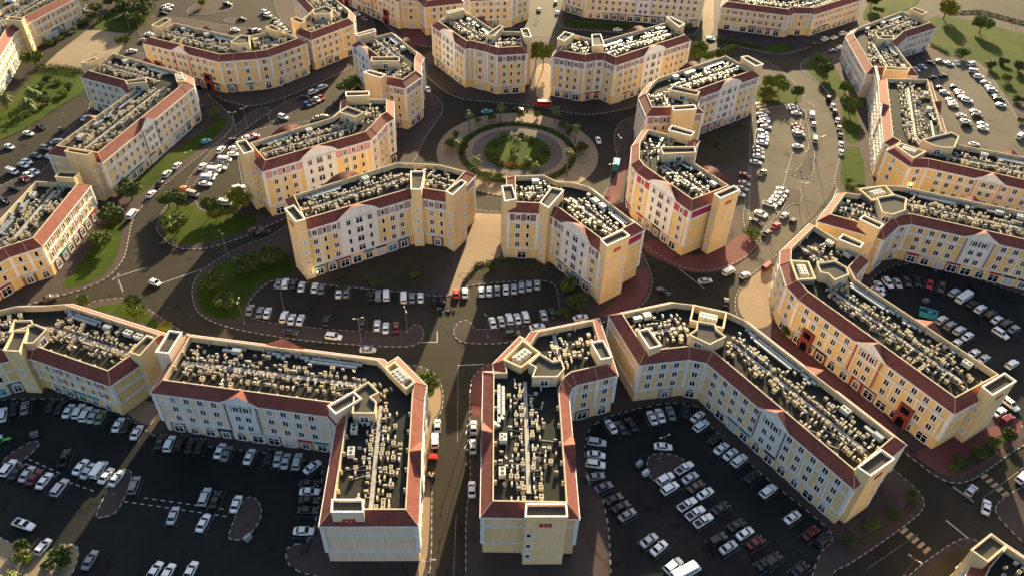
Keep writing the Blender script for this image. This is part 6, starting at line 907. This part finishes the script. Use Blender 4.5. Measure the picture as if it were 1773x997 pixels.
def tractor(x,y,a):
    r=empty('garden_tractor',(x,y,.13),a); tag(r,'bright green garden tractor at the left edge of the lower left car park','tractor')
    mat('tractor_green',(.06,.45,.05),.4)
    b=MB(); loft(b,[sec(-.2,.38,.5,.95),sec(.9,.38,.5,.98),sec(1.35,.32,.5,.9),sec(1.45,.25,.55,.8)]); b.box((-.75,0,.55),1.1,1.2,.3); b.build('body',['tractor_green'],r)
    s=MB(); s.box((-.75,0,.85),.55,.5,.12); s.box((-1.0,0,.97),.1,.5,.45); s.build('seat',['bin_black'],r)
    for sx in (-1.15,-.25):
        p=MB()
        for sy in (-.5,.5): p.tube((sx,sy,.8),(sx,sy,1.9),.03,.03,6)
        p.build('roof_post',['bin_black'],r)
    q=MB(); q.box((-.7,0,1.9),1.3,1.2,.08); q.build('roof',['bin_white'],r)
    for (wx,wy,wr) in ((-.8,.65,.5),(-.8,-.65,.5),(1.05,.5,.3),(1.05,-.5,.3)):
        w=MB(); w.tube((0,-.12,0),(0,.12,0),wr,wr,14,0); w.tube((0,-.13,0),(0,.13,0),wr*.5,wr*.5,10,1); o=w.build('wheel',['tyre','rim'],r); o.location=(wx,wy,wr)
tractor(*TRACTOR,R(20))
def shelter(x,y):
    root=empty('bus_shelter',(x,y,.12),R(80)); tag(root,'turquoise roofed bus shelter on the maroon paving beside the ring road','bus shelter')
    mb=MB(); mb.box((0,0,2.7),5.2,2.4,.25); mb.box((0,0,2.95),4.6,1.8,.12); mb.build('roof',['blue_skip'],root)
    for sx in (-2.3,2.3):
        mb=MB(); mb.box((sx,-.1,0),.08,1.9,2.7); mb.build('side_panel',['glass_teal'],root)
    mb=MB(); mb.box((0,1.0,0),4.6,.08,2.7); mb.build('back_panel',['glass_teal'],root)
    mb=MB(); mb.box((0,.5,.42),3.6,.45,.08)
    for s in (-1.5,1.5): mb.box((s,.5,0),.1,.4,.42)
    mb.build('bench',['steel'],root)
shelter(*SHELTER)
# mobile-phone mast on the cream block's tower
# ---------------- people: one skinned body each
def person(x,y,a,desc,k):
    me=bpy.data.meshes.new('person'); st=.25
    J=[(0,0,.98),(0,0,1.22),(0,0,1.45),(0,.0,1.56),(0,.02,1.70), (-.1,0,.92),(-.12,st*.5,.5),(-.12,st,.06),(-.12,st+.16,.03),(.1,0,.92),(.12,-st*.4,.5),(.12,-st,.08),(.12,-st+.15,.03),(-.2,0,1.42),(-.25,-.08,1.12),(-.24,.06,.88),(.2,0,1.42),(.25,.08,1.12),(.24,.16,.90),(0,.01,1.80)]
    E_=[(0,1),(1,2),(2,3),(3,4),(4,19),(0,5),(5,6),(6,7),(7,8),(0,9),(9,10),(10,11),(11,12),(2,13),(13,14),(14,15),(2,16),(16,17),(17,18)]
    rad=[.13,.13,.14,.055,.10,.09,.065,.045,.04,.09,.065,.045,.04,.06,.042,.034,.06,.042,.034,.07]
    me.from_pydata(J,E_,[]); o=bpy.data.objects.new('person',me); COL.objects.link(o)
    sm=o.modifiers.new('skin','SKIN'); 
    for i,v in enumerate(me.skin_vertices[0].data if me.skin_vertices else []): v.radius=(rad[i],rad[i])
    if not me.skin_vertices: return
    me.skin_vertices[0].data[0].use_root=True
    ss=o.modifiers.new('sub','SUBSURF'); ss.levels=1; ss.render_levels=1
    dg=bpy.context.evaluated_depsgraph_get(); m2=bpy.data.meshes.new_from_object(o.evaluated_get(dg)); o.modifiers.clear(); o.data=m2
    m2.materials.clear(); 
    for c in (('cloth_dark','cloth_light','cloth_blue')[k%3],'skin','cloth_dark'): m2.materials.append(MATS[c])
    for p in m2.polygons: z=p.center.z; p.material_index=1 if z>1.5 and not(z>1.76) else (2 if z<.95 or z>1.76 else 0)
    o.location=(x,y,.13); o.rotation_euler=(0,0,a); tag(o,desc,'person')
for k,(x,y,a,desc) in enumerate(PEOPLE): 
    person(x,y,a,'person '+desc,k)
def scaffold():
    (x0,y0),(x1,y1)=SCAFFOLD; a,b=Vector((x0,y0)),Vector((x1,y1)); L=(b-a).length; u=(b-a)/L; n=Vector((-u.y,u.x)); 
    if n.dot(-a)<0: n=-n
    root=empty('scaffolding',(x0,y0,.12)); tag(root,'pale scaffolding covering the left side of the block with the pink corner bay','scaffolding')
    k=int(L/2.4)
    O=root.location
    for s,off in ((0,.5),(1,1.6)):
        mb=MB(O)
        for i in range(k+1):
            p=a+u*(L*i/k)+n*off; mb.tube((p.x,p.y,.12),(p.x,p.y,14.4),.07,.07,5)
        for z in (2,4,6,8,10,12,14):
            p,q=a+n*off,b+n*off; mb.tube((p.x,p.y,z),(q.x,q.y,z),.06,.06,5)
        if s:
            for i in range(k):
                for j in range(6):
                    if (i+j)%2: continue
                    p=a+u*(L*i/k)+n*off; q=a+u*(L*(i+1)/k)+n*off; mb.tube((p.x,p.y,2+2*j),(q.x,q.y,4+2*j),.05,.05,4)
        mb.build('frame',['scaffold'],root)
    for z in (2,4,6,8,10,12,14):
        mb=MB(O); m=(a+b)/2+n*1.05; mb.box((m.x,m.y,z),L,.95,.06,math.atan2(u.y,u.x)); mb.build('platform',['scaffold'],root)
scaffold()
# warm wall lamps that are lit in the photograph
for bx,(pts) in WALL_LAMPS:
    root=ROOTS[bx]
    for (x,y,z) in pts:
        mb=MB(); mb.tube((0,0,-.2),(0,0,.2),.16,.2,8); o=mb.build('wall_lamp',['lamp_glow'],root); o.location=(x-root.location.x,y-root.location.y,z-root.location.z)
